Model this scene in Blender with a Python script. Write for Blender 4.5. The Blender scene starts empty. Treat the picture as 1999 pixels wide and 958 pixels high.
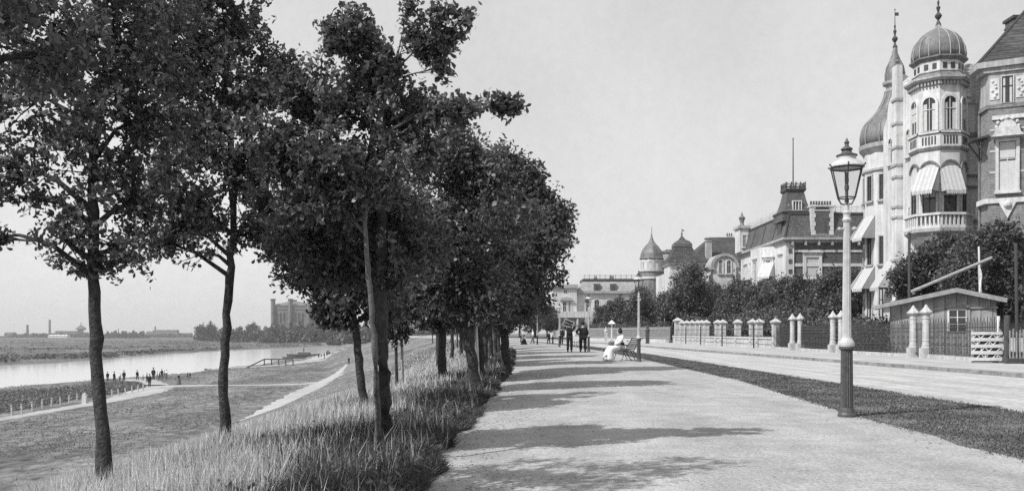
import bpy, math, random
import numpy as np
from mathutils import Vector
HAZE = .0002
rng = np.random.default_rng(7); random.seed(7)
R = math.radians
S = bpy.context.scene
COL = S.collection
# ---------------------------------------------------------------- camera
FPX = 1731.0; HOR = 650.0; CX = 999.5; EYE = 1.15
cam = bpy.data.cameras.new('camera'); camo = bpy.data.objects.new('camera', cam); COL.objects.link(camo)
camo.location = (0, 0, EYE); camo.rotation_euler = (R(90), 0, 0)
cam.sensor_width = 36; cam.lens = 36*FPX/1999; cam.shift_y = (HOR-479)/1999
cam.clip_start = 0.1; cam.clip_end = 9000
S.camera = camo
# ---------------------------------------------------------------- world, sun, exposure
SUN_EL = 47.0; SUN_AZ = 240.0
w = bpy.data.worlds.new('World'); S.world = w; w.use_nodes = True
nt = w.node_tree; nt.nodes.clear()
sky = nt.nodes.new('ShaderNodeTexSky'); sky.sky_type = 'NISHITA'; sky.sun_disc = False
sky.sun_elevation = R(SUN_EL); sky.sun_rotation = R(SUN_AZ); sky.dust_density = 4.0; sky.air_density = 1.0
bw = nt.nodes.new('ShaderNodeRGBToBW'); nt.links.new(sky.outputs[0], bw.inputs[0])
pw = nt.nodes.new('ShaderNodeMath'); pw.operation = 'POWER'; pw.inputs[1].default_value = 0.1
nt.links.new(bw.outputs[0], pw.inputs[0])
tc = nt.nodes.new('ShaderNodeTexCoord')
cn = nt.nodes.new('ShaderNodeTexNoise'); cn.inputs['Scale'].default_value = 3.0; cn.inputs['Detail'].default_value = 6
nt.links.new(tc.outputs['Generated'], cn.inputs['Vector'])
cr = nt.nodes.new('ShaderNodeMapRange'); cr.inputs[1].default_value = .3; cr.inputs[2].default_value = .7
cr.inputs[3].default_value = .9; cr.inputs[4].default_value = 1.08
nt.links.new(cn.outputs[0], cr.inputs[0])
mu = nt.nodes.new('ShaderNodeMath'); mu.operation = 'MULTIPLY'
cn2 = nt.nodes.new('ShaderNodeTexNoise'); cn2.inputs['Scale'].default_value = 90.0; cn2.inputs['Detail'].default_value = 5; cn2.inputs['Roughness'].default_value = .7
nt.links.new(tc.outputs['Generated'], cn2.inputs['Vector'])
cr2 = nt.nodes.new('ShaderNodeMapRange'); cr2.inputs[1].default_value = .3; cr2.inputs[2].default_value = .7; cr2.inputs[3].default_value = .965; cr2.inputs[4].default_value = 1.035
nt.links.new(cn2.outputs[0], cr2.inputs[0])
sxyz = nt.nodes.new('ShaderNodeSeparateXYZ'); nt.links.new(tc.outputs['Generated'], sxyz.inputs[0])
hr = nt.nodes.new('ShaderNodeMapRange'); hr.inputs[1].default_value = 0; hr.inputs[2].default_value = .45; hr.inputs[3].default_value = 1.12; hr.inputs[4].default_value = .92; nt.links.new(sxyz.outputs[2], hr.inputs[0])
m0 = nt.nodes.new('ShaderNodeMath'); m0.operation = 'MULTIPLY'; nt.links.new(cr.outputs[0], m0.inputs[0]); nt.links.new(cr2.outputs[0], m0.inputs[1])
m1_ = nt.nodes.new('ShaderNodeMath'); m1_.operation = 'MULTIPLY'; nt.links.new(m0.outputs[0], m1_.inputs[0]); nt.links.new(hr.outputs[0], m1_.inputs[1])
nt.links.new(pw.outputs[0], mu.inputs[0]); nt.links.new(m1_.outputs[0], mu.inputs[1])
mu2 = nt.nodes.new('ShaderNodeMath'); mu2.operation = 'MULTIPLY'; mu2.inputs[1].default_value = 4.5
nt.links.new(mu.outputs[0], mu2.inputs[0])
bg = nt.nodes.new('ShaderNodeBackground'); bg.inputs[1].default_value = 0.15
wo = nt.nodes.new('ShaderNodeOutputWorld')
nt.links.new(mu2.outputs[0], bg.inputs[0]); nt.links.new(bg.outputs[0], wo.inputs[0])
sl = bpy.data.lights.new('sun', 'SUN'); sl.energy = 4.8; sl.angle = R(0.5); sl.color = (1, .995, .99)
so = bpy.data.objects.new('sun', sl); COL.objects.link(so)
el, az = R(SUN_EL), R(SUN_AZ)
SD = Vector((math.sin(az)*math.cos(el), math.cos(az)*math.cos(el), math.sin(el)))
so.rotation_euler = SD.to_track_quat('Z', 'Y').to_euler(); so.location = (-30, -30, 60)
S.view_settings.view_transform = 'Standard'; S.view_settings.look = 'None'
S.view_settings.exposure = 0.0; S.view_settings.gamma = 1.0
try: S.view_settings.use_curve_mapping = False
except Exception: pass
S.render.engine = 'CYCLES'
S.cycles.max_bounces = 6; S.cycles.diffuse_bounces = 3; S.cycles.volume_bounces = 0
S.cycles.transparent_max_bounces = 12; S.cycles.use_denoising = False
# ---------------------------------------------------------------- materials
def mat(name, v, rough=.85, var=0.0, scale=5.0, bump=0.0, bscale=None, island=0.0, kind=None, detail=6, spec=.3, v2=None, metal=0.0, trans=0.0, big=0.0, bigs=.3, streak=0.0):
    m = bpy.data.materials.new(name); m.use_nodes = True
    t = m.node_tree; b = t.nodes['Principled BSDF']
    b.inputs['Roughness'].default_value = rough; b.inputs['Metallic'].default_value = metal
    b.inputs['Specular IOR Level'].default_value = spec
    co = t.nodes.new('ShaderNodeTexCoord')
    val = t.nodes.new('ShaderNodeValue'); val.outputs[0].default_value = v
    cur = val.outputs[0]
    def mul(a, bb):
        n = t.nodes.new('ShaderNodeMath'); n.operation = 'MULTIPLY'; t.links.new(a, n.inputs[0]); t.links.new(bb, n.inputs[1]); return n.outputs[0]
    def rngn(src, lo, hi, a=.3, c=.7):
        n = t.nodes.new('ShaderNodeMapRange'); n.inputs[1].default_value = a; n.inputs[2].default_value = c
        n.inputs[3].default_value = lo; n.inputs[4].default_value = hi; t.links.new(src, n.inputs[0]); return n.outputs[0]
    hsrc = None
    if kind in ('brick', 'tile'):
        sp = t.nodes.new('ShaderNodeSeparateXYZ'); t.links.new(co.outputs['Object'], sp.inputs[0])
        ad = t.nodes.new('ShaderNodeMath'); ad.operation = 'ADD'; t.links.new(sp.outputs[0], ad.inputs[0]); t.links.new(sp.outputs[1], ad.inputs[1])
        cb = t.nodes.new('ShaderNodeCombineXYZ'); t.links.new(ad.outputs[0], cb.inputs[0]); t.links.new(sp.outputs[2], cb.inputs[1])
        bt = t.nodes.new('ShaderNodeTexBrick'); t.links.new(cb.outputs[0], bt.inputs['Vector'])
        bt.inputs['Color1'].default_value = (v, v, v, 1); bt.inputs['Color2'].default_value = (v*1.45, v*1.45, v*1.45, 1)
        mo = v*1.8 if kind == 'brick' else v*.45
        bt.inputs['Mortar'].default_value = (mo, mo, mo, 1)
        bt.inputs['Scale'].default_value = 1.0
        bt.inputs['Mortar Size'].default_value = .012 if kind == 'brick' else .02
        bt.inputs['Brick Width'].default_value = .25 if kind == 'brick' else .3
        bt.inputs['Row Height'].default_value = .08 if kind == 'brick' else .25
        x = t.nodes.new('ShaderNodeRGBToBW'); t.links.new(bt.outputs[0], x.inputs[0]); cur = x.outputs[0]; hsrc = bt.outputs[1]
    if kind == 'boards':
        wv = t.nodes.new('ShaderNodeTexWave'); wv.bands_direction = 'X'; spb = t.nodes.new('ShaderNodeSeparateXYZ'); adb = t.nodes.new('ShaderNodeMath'); cbb = t.nodes.new('ShaderNodeCombineXYZ'); t.links.new(co.outputs['Object'], spb.inputs[0]); t.links.new(spb.outputs[0], adb.inputs[0]); t.links.new(spb.outputs[1], adb.inputs[1]); t.links.new(adb.outputs[0], cbb.inputs[0]); wv.wave_profile = 'SAW'; wv.inputs['Scale'].default_value = 1.3
        wv.inputs['Distortion'].default_value = 0
        t.links.new(cbb.outputs[0], wv.inputs['Vector'])
        cur = mul(cur, rngn(wv.outputs['Fac'], .35, 1.0, .0, .12)); cur = mul(cur, rngn(wv.outputs['Fac'], .85, 1.15, 0.1, 1))
    if var:
        n = t.nodes.new('ShaderNodeTexNoise'); n.inputs['Scale'].default_value = scale; n.inputs['Detail'].default_value = detail
        n.inputs['Roughness'].default_value = .65
        t.links.new(co.outputs['Object'], n.inputs['Vector'])
        cur = mul(cur, rngn(n.outputs[0], 1-var, 1+var)); hsrc = hsrc or n.outputs[0]
    if big:
        n = t.nodes.new('ShaderNodeTexNoise'); n.inputs['Scale'].default_value = bigs; n.inputs['Detail'].default_value = 4
        t.links.new(co.outputs['Object'], n.inputs['Vector']); cur = mul(cur, rngn(n.outputs[0], 1-big, 1+big))
    if streak:
        mp = t.nodes.new('ShaderNodeMapping'); mp.inputs['Scale'].default_value = (2.2, 2.2, .12); t.links.new(co.outputs['Object'], mp.inputs[0])
        n = t.nodes.new('ShaderNodeTexNoise'); n.inputs['Scale'].default_value = 1.6; n.inputs['Detail'].default_value = 7; n.inputs['Roughness'].default_value = .7
        t.links.new(mp.outputs[0], n.inputs['Vector']); cur = mul(cur, rngn(n.outputs[0], 1-streak, 1+streak*.6, .36, .62))
    if island:
        g = t.nodes.new('ShaderNodeNewGeometry'); cur = mul(cur, rngn(g.outputs['Random Per Island'], 1-island, 1+island, 0, 1))
    cc = t.nodes.new('ShaderNodeCombineColor')
    for i in range(3): t.links.new(cur, cc.inputs[i])
    t.links.new(cc.outputs[0], b.inputs['Base Color'])
    if bump:
        bs = t.nodes.new('ShaderNodeTexNoise'); bs.inputs['Scale'].default_value = bscale or scale; bs.inputs['Detail'].default_value = 8
        t.links.new(co.outputs['Object'], bs.inputs['Vector'])
        bp = t.nodes.new('ShaderNodeBump'); bp.inputs['Strength'].default_value = bump; bp.inputs['Distance'].default_value = .03
        t.links.new(bs.outputs[0], bp.inputs['Height']); t.links.new(bp.outputs[0], b.inputs['Normal'])
    if trans:
        tr = t.nodes.new('ShaderNodeBsdfTranslucent'); t.links.new(cc.outputs[0], tr.inputs[0])
        mx = t.nodes.new('ShaderNodeMixShader'); mx.inputs[0].default_value = trans
        o = t.nodes['Material Output']; t.links.new(b.outputs[0], mx.inputs[1]); t.links.new(tr.outputs[0], mx.inputs[2]); t.links.new(mx.outputs[0], o.inputs[0])
    return m
M = dict(
 leaf=mat('leaf', .12, .4, island=.5, big=.3, bigs=1.6, spec=.5, trans=.36),
 leaf_dark=mat('leaf_dark', .1, .5, island=.5, big=.3, bigs=.6, spec=.4, trans=.3),
 leaf_far=mat('leaf_far', .085, .8, island=.35, big=.3, bigs=.1, spec=.2),
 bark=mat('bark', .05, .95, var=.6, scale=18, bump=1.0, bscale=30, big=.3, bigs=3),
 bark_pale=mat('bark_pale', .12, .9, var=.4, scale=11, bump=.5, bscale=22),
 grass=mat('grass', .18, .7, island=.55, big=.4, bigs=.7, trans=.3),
 straw=mat('straw', .6, .7, island=.4, big=.2, bigs=.6, trans=.3),
 verge=mat('verge_blades', .13, .8, island=.5, big=.4, bigs=1.2, trans=.2),
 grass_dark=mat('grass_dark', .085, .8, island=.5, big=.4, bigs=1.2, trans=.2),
 gravel=mat('gravel', .37, .95, var=.38, scale=28, bump=.7, bscale=60, big=.13, bigs=2.2, detail=10),
 road=mat('road', .42, .95, var=.28, scale=9, bump=.6, bscale=22, big=.13, bigs=1.1, detail=10),
 pavement=mat('pavement', .4, .95, var=.15, scale=10, bump=.3, bscale=20, big=.12, bigs=.4, detail=10),
 kerb=mat('kerb', .22, .9, var=.5, scale=3, bump=.5, bscale=12),
 turf=mat('turf', .14, .95, var=.45, scale=16, bump=.8, bscale=40, big=.3, bigs=1.5, detail=10),
 track=mat('track', .36, .95, var=.15, scale=1.5, big=.1, bigs=.2),
 soil=mat('soil', .07, .95, var=.4, scale=3, bump=.6),
 plaster=mat('plaster', .56, .85, var=.12, scale=3, streak=.22, bump=.15, bscale=15, big=.14, bigs=.35),
 plaster2=mat('plaster_grey', .36, .85, var=.14, scale=3, streak=.28, bump=.15, bscale=15, big=.14, bigs=.35),
 trim=mat('trim', .56, .8, var=.14, scale=6, streak=.2, bump=.2, bscale=20),
 stone=mat('stone', .46, .85, var=.22, scale=5, streak=.2, bump=.3, bscale=20, big=.12, bigs=1.5),
 brick=mat('brick', .07, .9, var=.3, scale=4, streak=.2, kind='brick', big=.15, bigs=.4),
 brick_pale=mat('brick_pale', .14, .9, var=.3, scale=4, kind='brick', big=.15, bigs=.4),
 slate=mat('slate', .09, .7, var=.3, scale=6, kind='tile', big=.2, bigs=.5),
 slate_pale=mat('slate_pale', .3, .7, var=.2, scale=6, kind='tile', big=.15, bigs=.5),
 tile=mat('tile', .055, .85, var=.35, scale=3, kind='tile', big=.2, bigs=.5),
 lead=mat('lead', .16, .55, var=.25, scale=4, streak=.35, big=.2, bigs=.8, spec=.4),
 lead_seam=mat('lead_seam', .32, .6, var=.15, scale=8),
 dark=mat('dark_paint', .035, .5, var=.3, scale=12, spec=.5),
 iron=mat('iron', .05, .6, var=.3, scale=12, spec=.5),
 lamp_dark=mat('lamp_dark', .07, .55, var=.35, scale=18, spec=.5, bump=.15, bscale=30),
 lamp_pale=mat('lamp_pale', .46, .6, var=.15, scale=14, spec=.4, bump=.1, bscale=30, big=.12, bigs=2),
 pane=mat('window_glass', .03, .12, var=.5, scale=1.2, spec=.8),
 blind=mat('blind', .5, .9, var=.1, scale=4),
 canvas=mat('canvas', .48, .9, var=.12, scale=4, bump=.3, bscale=8),
 canvas_stripe=mat('canvas_stripe', .4, .9, var=.1, scale=5),
 boards=mat('boards', .3, .9, var=.3, scale=4, kind='boards', bump=.3, bscale=20),
 wood=mat('wood', .3, .9, var=.3, scale=9, bump=.4, bscale=20),
 wood_white=mat('wood_white', .66, .85, var=.2, scale=6, bump=.2, bscale=20),
 wood_dark=mat('wood_dark', .07, .85, var=.3, scale=9, bump=.4, bscale=20),
 felt=mat('roof_felt', .3, .9, var=.3, scale=3, bump=.3, bscale=12),
 cloth_black=mat('cloth_black', .022, .95, var=.3, scale=8),
 cloth_grey=mat('cloth_grey', .13, .95, var=.3, scale=8),
 cloth_white=mat('cloth_white', .72, .95, var=.08, scale=9, bump=.3, bscale=14),
 skin=mat('skin', .4, .6, var=.08, scale=20), hair=mat('hair', .02, .6, var=.3, scale=30),
 far_wall=mat('far_wall', .16, .95, var=.2, scale=.3, big=.15, bigs=.06),
 far_white=mat('far_white', .62, .95, var=.1, scale=.2),
)
def glassmat():
    m = bpy.data.materials.new('lantern_glass'); m.use_nodes = True; t = m.node_tree
    t.nodes.clear(); o = t.nodes.new('ShaderNodeOutputMaterial'); a = t.nodes.new('ShaderNodeBsdfTransparent'); a.inputs[0].default_value = (.95, .95, .95, 1)
    g = t.nodes.new('ShaderNodeBsdfGlossy'); g.inputs['Roughness'].default_value = .08; d = t.nodes.new('ShaderNodeBsdfDiffuse'); d.inputs[0].default_value = (.6, .6, .6, 1)
    x = t.nodes.new('ShaderNodeMixShader'); x.inputs[0].default_value = .5; t.links.new(g.outputs[0], x.inputs[1]); t.links.new(d.outputs[0], x.inputs[2])
    y = t.nodes.new('ShaderNodeMixShader'); y.inputs[0].default_value = .08; t.links.new(a.outputs[0], y.inputs[1]); t.links.new(x.outputs[0], y.inputs[2]); t.links.new(y.outputs[0], o.inputs[0])
    return m
M['glass'] = glassmat()
def watermat():
    m = mat('water', .1, .12, spec=.9); t = m.node_tree; b = t.nodes['Principled BSDF']
    co = t.nodes.new('ShaderNodeTexCoord'); mp = t.nodes.new('ShaderNodeMapping'); mp.inputs['Scale'].default_value = (1, .35, 1)
    t.links.new(co.outputs['Object'], mp.inputs[0]); n = t.nodes.new('ShaderNodeTexNoise'); n.inputs['Scale'].default_value = .8; n.inputs['Detail'].default_value = 6
    t.links.new(mp.outputs[0], n.inputs['Vector']); bp = t.nodes.new('ShaderNodeBump'); bp.inputs['Strength'].default_value = .15; bp.inputs['Distance'].default_value = .1
    t.links.new(n.outputs[0], bp.inputs['Height']); t.links.new(bp.outputs[0], b.inputs['Normal']); b.inputs['IOR'].default_value = 1.6
    for l in list(t.links):
        if l.to_socket == b.inputs['Base Color']: t.links.remove(l)
    b.inputs['Base Color'].default_value = (.5, .5, .5, 1)
    return m
M['water'] = watermat()
def wear(m, lo, sc=(1.3, .05, 1), nsc=1.6):
    t = m.node_tree; b = t.nodes['Principled BSDF']; l = b.inputs['Base Color'].links[0]; src = l.from_socket; t.links.remove(l)
    co = t.nodes.new('ShaderNodeTexCoord'); mp = t.nodes.new('ShaderNodeMapping'); mp.inputs['Scale'].default_value = sc; t.links.new(co.outputs['Object'], mp.inputs[0])
    n = t.nodes.new('ShaderNodeTexNoise'); n.inputs['Scale'].default_value = nsc; n.inputs['Detail'].default_value = 6; n.inputs['Roughness'].default_value = .6; t.links.new(mp.outputs[0], n.inputs['Vector'])
    r = t.nodes.new('ShaderNodeMapRange'); r.inputs[1].default_value = .35; r.inputs[2].default_value = .6; r.inputs[3].default_value = lo; r.inputs[4].default_value = 1.06; t.links.new(n.outputs[0], r.inputs[0])
    v = t.nodes.new('ShaderNodeVectorMath'); v.operation = 'SCALE'; t.links.new(src, v.inputs[0]); t.links.new(r.outputs[0], v.inputs['Scale']); t.links.new(v.outputs[0], b.inputs['Base Color'])
wear(M['road'], .78); wear(M['gravel'], .84, (1, .3, 1), 1.1); wear(M['pavement'], .8, (1, .2, 1), 1.5); wear(M['turf'], .55, (1, .6, 1), 1.2)
# ---------------------------------------------------------------- helpers
def at(px, py, D): return Vector(((px-CX)/FPX*D, D, EYE+(HOR-py)/FPX*D))
def gp(px, py, z): # point on a level z seen at a pixel of the survey sketch
    D = (EYE-z)*FPX/(py-HOR); return Vector(((px-CX)/FPX*D, D, z))
def tag(o, label=None, cat=None, group=None, kind=None):
    if label: o['label'] = label
    if cat: o['category'] = cat
    if group: o['group'] = group
    if kind: o['kind'] = kind
    return o
def thing(name, label, cat, loc=(0, 0, 0), group=None):
    o = bpy.data.objects.new(name, None); COL.objects.link(o); o.location = loc; o.empty_display_size = .2
    return tag(o, label, cat, group)
def rootloc(o):
    v = Vector((0, 0, 0))
    while o is not None: v += o.location; o = o.parent
    return v
class Fr:
    def __init__(s, o, u, n): s.o = Vector(o); s.u = Vector((u[0], u[1], 0)).normalized(); s.n = Vector((n[0], n[1], 0)).normalized()
    def p(s, a, t, z): return s.o + s.u*a + s.n*t + Vector((0, 0, z))
class MB:
    def __init__(s): s.v = []; s.f = []
    def add(s, vs, fs):
        k = len(s.v); s.v += [tuple(x) for x in vs]; s.f += [tuple(k+i for i in f) for f in fs]; return s
    def box(s, x0, x1, y0, y1, z0, z1):
        return s.add([(x0,y0,z0),(x1,y0,z0),(x1,y1,z0),(x0,y1,z0),(x0,y0,z1),(x1,y0,z1),(x1,y1,z1),(x0,y1,z1)],
                     [(0,3,2,1),(4,5,6,7),(0,1,5,4),(1,2,6,5),(2,3,7,6),(3,0,4,7)])
    def fbox(s, F, a0, a1, t0, t1, z0, z1):
        P = [F.p(a, t, z) for z in (z0, z1) for a, t in ((a0,t0),(a1,t0),(a1,t1),(a0,t1))]
        return s.add(P, [(0,3,2,1),(4,5,6,7),(0,1,5,4),(1,2,6,5),(2,3,7,6),(3,0,4,7)])
    def prism(s, F, pts, t0, t1): # polygon in the wall's plane (a, z), given thickness
        n = len(pts); P = [F.p(a, t0, z) for a, z in pts] + [F.p(a, t1, z) for a, z in pts]
        return s.add(P, [tuple(range(n)), tuple(range(2*n-1, n-1, -1))] + [(i, (i+1) % n, n+(i+1) % n, n+i) for i in range(n)])
    def ring(s, F, outer, inner, t0, t1): # frame between two outlines of equal count (open at ends wraps)
        n = len(outer); P = [F.p(a, t, z) for t in (t0, t1) for a, z in outer+inner]; f = []
        for i in range(n):
            j = (i+1) % n
            f += [(i, j, n+j, n+i), (2*n+i, 2*n+n+i, 2*n+n+j, 2*n+j), (i, 2*n+i, 2*n+j, j), (n+i, n+j, 3*n+j, 3*n+i)]
        return s.add(P, f)
    def poly(s, pts, z0, z1): # plan polygon extruded upward
        n = len(pts); P = [(x, y, z0) for x, y in pts]+[(x, y, z1) for x, y in pts]
        return s.add(P, [tuple(range(n-1, -1, -1)), tuple(range(n, 2*n))]+[(i, (i+1) % n, n+(i+1) % n, n+i) for i in range(n)])
    def loft(s, secs, cap=True): # list of rings of equal count
        n = len(secs[0]); P = [p for r in secs for p in r]; f = []
        for k in range(len(secs)-1):
            for i in range(n): j = (i+1) % n; f.append((k*n+i, k*n+j, (k+1)*n+j, (k+1)*n+i))
        if cap: f += [tuple(range(n-1, -1, -1)), tuple((len(secs)-1)*n+i for i in range(n))]
        return s.add(P, f)
    def lathe(s, cx, cy, prof, n=16, rot=0.0):
        return s.loft([[(cx+r*math.cos(rot+2*math.pi*i/n), cy+r*math.sin(rot+2*math.pi*i/n), z) for i in range(n)] for r, z in prof])
    def tube(s, pts, rad, n=6):
        pts = [Vector(p) for p in pts]; rad = rad if hasattr(rad, '__len__') else [rad]*len(pts); secs = []
        for i, p in enumerate(pts):
            d = (pts[min(i+1, len(pts)-1)]-pts[max(i-1, 0)]).normalized()
            a = d.cross(Vector((0, 0, 1)) if abs(d.z) < .9 else Vector((1, 0, 0))).normalized(); b = d.cross(a)
            secs.append([p+(a*math.cos(2*math.pi*k/n)+b*math.sin(2*math.pi*k/n))*rad[i] for k in range(n)])
        return s.loft(secs)
    def ball(s, c, r, n=10, m=6, sx=1, sy=1, sz=1):
        secs = []
        for k in range(m+1):
            t = -math.pi/2+math.pi*k/m; rr = max(math.cos(t), .02)*r
            secs.append([(c[0]+rr*sx*math.cos(2*math.pi*i/n), c[1]+rr*sy*math.sin(2*math.pi*i/n), c[2]+r*sz*math.sin(t)) for i in range(n)])
        return s.loft(secs)
    def build(s, name, m, parent=None, smooth=False, bevel=0):
        me = bpy.data.meshes.new(name); off = rootloc(parent) if parent is not None else Vector((0, 0, 0))
        me.from_pydata([(x-off.x, y-off.y, z-off.z) for x, y, z in s.v], [], s.f); me.materials.append(m)
        if smooth: me.polygons.foreach_set('use_smooth', [True]*len(me.polygons))
        me.update()
        o = bpy.data.objects.new(name, me); COL.objects.link(o); o.parent = parent
        if bevel:
            b = o.modifiers.new('bevel', 'BEVEL'); b.width = bevel; b.segments = 1; b.limit_method = 'ANGLE'
        return o
def npmesh(name, V, nper, m, parent=None, off=None): # V: (N, nper, 3) -> one polygon each
    N = V.shape[0]; me = bpy.data.meshes.new(name); P = V.reshape(-1, 3).astype(np.float32)
    if off is not None: P = P-np.array(off, dtype=np.float32)
    me.vertices.add(N*nper); me.vertices.foreach_set('co', P.ravel())
    me.loops.add(N*nper); me.loops.foreach_set('vertex_index', np.arange(N*nper, dtype=np.int32))
    me.polygons.add(N); me.polygons.foreach_set('loop_start', np.arange(0, N*nper, nper, dtype=np.int32))
    me.polygons.foreach_set('loop_total', np.full(N, nper, dtype=np.int32))
    me.materials.append(m); me.update(calc_edges=True)
    o = bpy.data.objects.new(name, me); COL.objects.link(o); o.parent = parent
    return o
def copy_tree(o, parent=None):
    c = o.copy(); COL.objects.link(c); c.parent = parent
    for ch in list(o.children): copy_tree(ch, c)
    return c
def plerp(P, y): return float(np.interp(y, [p[1] for p in P], [p[0] for p in P]))
# plan outlines (x, y) of the promenade, turning left in the distance
PL = [(-.8, -8), (-.8, 5.6), (-.78, 9), (-.55, 15.5), (-.37, 22), (-.13, 31), (0, 43), (.1, 62), (-.6, 90), (-4, 130), (-14, 190), (-40, 300), (-46, 400), (-70, 800), (-90, 3200)]
PR = [(4.2, -8), (4.5, 4), (4.75, 12), (5.5, 21), (5.8, 40), (5.8, 57), (4.8, 85), (1.8, 125), (-7, 185), (-33, 300), (-39, 400), (-63, 800), (-83, 3200)]
SR = [(7.3, -8), (7.3, 4), (7.35, 30), (7.4, 47), (7.1, 65), (6.0, 90), (2.9, 127), (-5.9, 187), (-31, 300), (-37, 400), (-61, 800), (-81, 3200)]
KB = [(13.4, -8), (13.2, 15), (12.9, 25), (12.4, 36), (10.9, 71), (9.6, 95), (6, 130), (-2, 190), (-26, 300), (-32, 400), (-56, 800), (-76, 3200)]
FE = [(17.2, -8), (17.2, 60), (17.3, 94), (15.5, 106), (11.5, 122), (8, 140), (2, 190), (-22, 300), (-28, 400), (-52, 800), (-72, 3200)]
NB = [(-84, -300), (-82, 100), (-80, 138), (-73, 158), (-69, 211), (-72, 300), (-82, 396), (-92, 480), (-112, 610), (-135, 700), (-300, 900), (-1500, 1100)]
FB = [(-145, -300), (-143, 244), (-141, 317), (-153, 396), (-147, 495), (-125, 590), (-150, 700), (-330, 870), (-1550, 1030)]
def gz(x, y):
    u = x-plerp(PL, y)  # distance left of the promenade edge
    if u > 0: return -.2
    if u > -1.0: z = -.12
    elif u > -4.0: z = -.12-.54*((-1.0-u)/3.0)**1.5
    else: z = -.66-(-4.0-u)*.302
    z = max(z, -7.0)
    if z <= -6.0: t = min(1, (-6.0-z)/1.0); z = -6.0-1.0*(t*t*(3-2*t)*.5+t*.5)
    if z < -6.9:
        nb = plerp(NB, y); fb = plerp(FB, y)
        nb += 1.2*math.sin(y*.11)+.7*math.sin(y*.31); fb += 2.5*math.sin(y*.05)+1.5*math.sin(y*.17)
        d = min(nb-x, x-fb)
        for cx_, cy_, rx, ry in ((-196, 338, 50, 11), (-182, 292, 34, 8), (-205, 410, 46, 14), (-180, 470, 34, 12)):
            e = 1-math.hypot((x-cx_)/rx, (y-cy_)/ry); d = max(d, e*min(rx, ry)*1.5)
        if d > -3: z -= min(1, (d+3)/6)*2.2
        z += .12*math.sin(x*.13+y*.05)*math.sin(y*.07)
    return z
def strip(name, A, B, z, m, y0, y1, n=90, thick=None):
    ys = y0+(y1-y0)*(np.linspace(0, 1, n)**1.8); mb = MB()
    P = []; K = 9
    for y in ys:
        a, c = plerp(A, y), plerp(B, y)
        for k in range(K):
            u = (c-a)*k/(K-1); P.append((a+u, y, z-(.12*(1-min(1, u/2.7))**1.5 if name == 'promenade_path' else 0)))
    f = [(K*i+k, K*i+k+1, K*i+K+k+1, K*i+K+k) for i in range(n-1) for k in range(K-1)]
    mb.add(P, f); o = mb.build(name, m); tag(o, kind='structure'); return o
def wav(P, amp, seed=0): # worn, uneven edge
    ys = np.concatenate([np.arange(2, 60, .25), np.arange(60, 200, 2.0)]); r = np.random.default_rng(seed)
    k = r.normal(0, 1, len(ys)); k = np.convolve(k, np.ones(3)/3, 'same')
    return [(plerp(P, y)+amp*(k[i]+.6*math.sin(y*1.7+seed)), float(y)) for i, y in enumerate(ys)]+[p for p in P if p[1] > 200]
# ---------------------------------------------------------------- ground and setting
def ground_mat():
    m = bpy.data.materials.new('meadow'); m.use_nodes = True; t = m.node_tree; b = t.nodes['Principled BSDF']
    b.inputs['Roughness'].default_value = .95; b.inputs['Specular IOR Level'].default_value = .1
    g = t.nodes.new('ShaderNodeNewGeometry'); sp = t.nodes.new('ShaderNodeSeparateXYZ'); t.links.new(g.outputs['Position'], sp.inputs[0])
    def noise(sc, d=8, sx=1):
        mp = t.nodes.new('ShaderNodeMapping'); mp.inputs['Scale'].default_value = (1, sx, 1); t.links.new(g.outputs['Position'], mp.inputs[0])
        n = t.nodes.new('ShaderNodeTexNoise'); n.inputs['Scale'].default_value = sc; n.inputs['Detail'].default_value = d; n.inputs['Roughness'].default_value = .65
        t.links.new(mp.outputs[0], n.inputs['Vector']); return n.outputs[0]
    def mr(s, a, c, lo, hi):
        n = t.nodes.new('ShaderNodeMapRange'); n.inputs[1].default_value = a; n.inputs[2].default_value = c; n.inputs[3].default_value = lo; n.inputs[4].default_value = hi
        t.links.new(s, n.inputs[0]); return n.outputs[0]
    def op(o, a, c):
        n = t.nodes.new('ShaderNodeMath'); n.operation = o
        for i, q in enumerate((a, c)):
            if isinstance(q, (int, float)): n.inputs[i].default_value = q
            else: t.links.new(q, n.inputs[i])
        return n.outputs[0]
    fine = mr(noise(1.1, 10, .6), .33, .67, .45, 1.55); mid = mr(noise(.12, 8, .4), .35, .65, .65, 1.3)
    base = op('MULTIPLY', op('MULTIPLY', fine, mid), .17)
    far = mr(sp.outputs[0], -132, -140, 0, 1)
    scrub = mr(noise(.035, 8, .5), .42, .6, .55, 1.15); fv = op('MULTIPLY', op('MULTIPLY', scrub, fine), .15)
    base = op('ADD', op('MULTIPLY', base, op('SUBTRACT', 1.0, far)), op('MULTIPLY', fv, far))
    sand = mr(sp.outputs[2], -7.5, -7.75, 0, 1)
    base = op('ADD', op('MULTIPLY', base, op('SUBTRACT', 1.0, sand)), op('MULTIPLY', sand, .2))
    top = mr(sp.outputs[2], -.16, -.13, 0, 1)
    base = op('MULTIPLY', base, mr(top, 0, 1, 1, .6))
    cc = t.nodes.new('ShaderNodeCombineColor')
    for i in range(3): t.links.new(base, cc.inputs[i])
    t.links.new(cc.outputs[0], b.inputs['Base Color'])
    bp = t.nodes.new('ShaderNodeBump'); bp.inputs['Strength'].default_value = .9; bp.inputs['Distance'].default_value = .15
    t.links.new(noise(2.5, 10), bp.inputs['Height']); t.links.new(bp.outputs[0], b.inputs['Normal'])
    return m
xs = np.concatenate([np.linspace(-2500, -320, 30), np.arange(-300, -160, 5.0), np.arange(-160, -34, 2.0), np.arange(-34, 6, .75), np.array([8, 14, 20, 30, 50, 90]), np.linspace(150, 2500, 20)])
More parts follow.
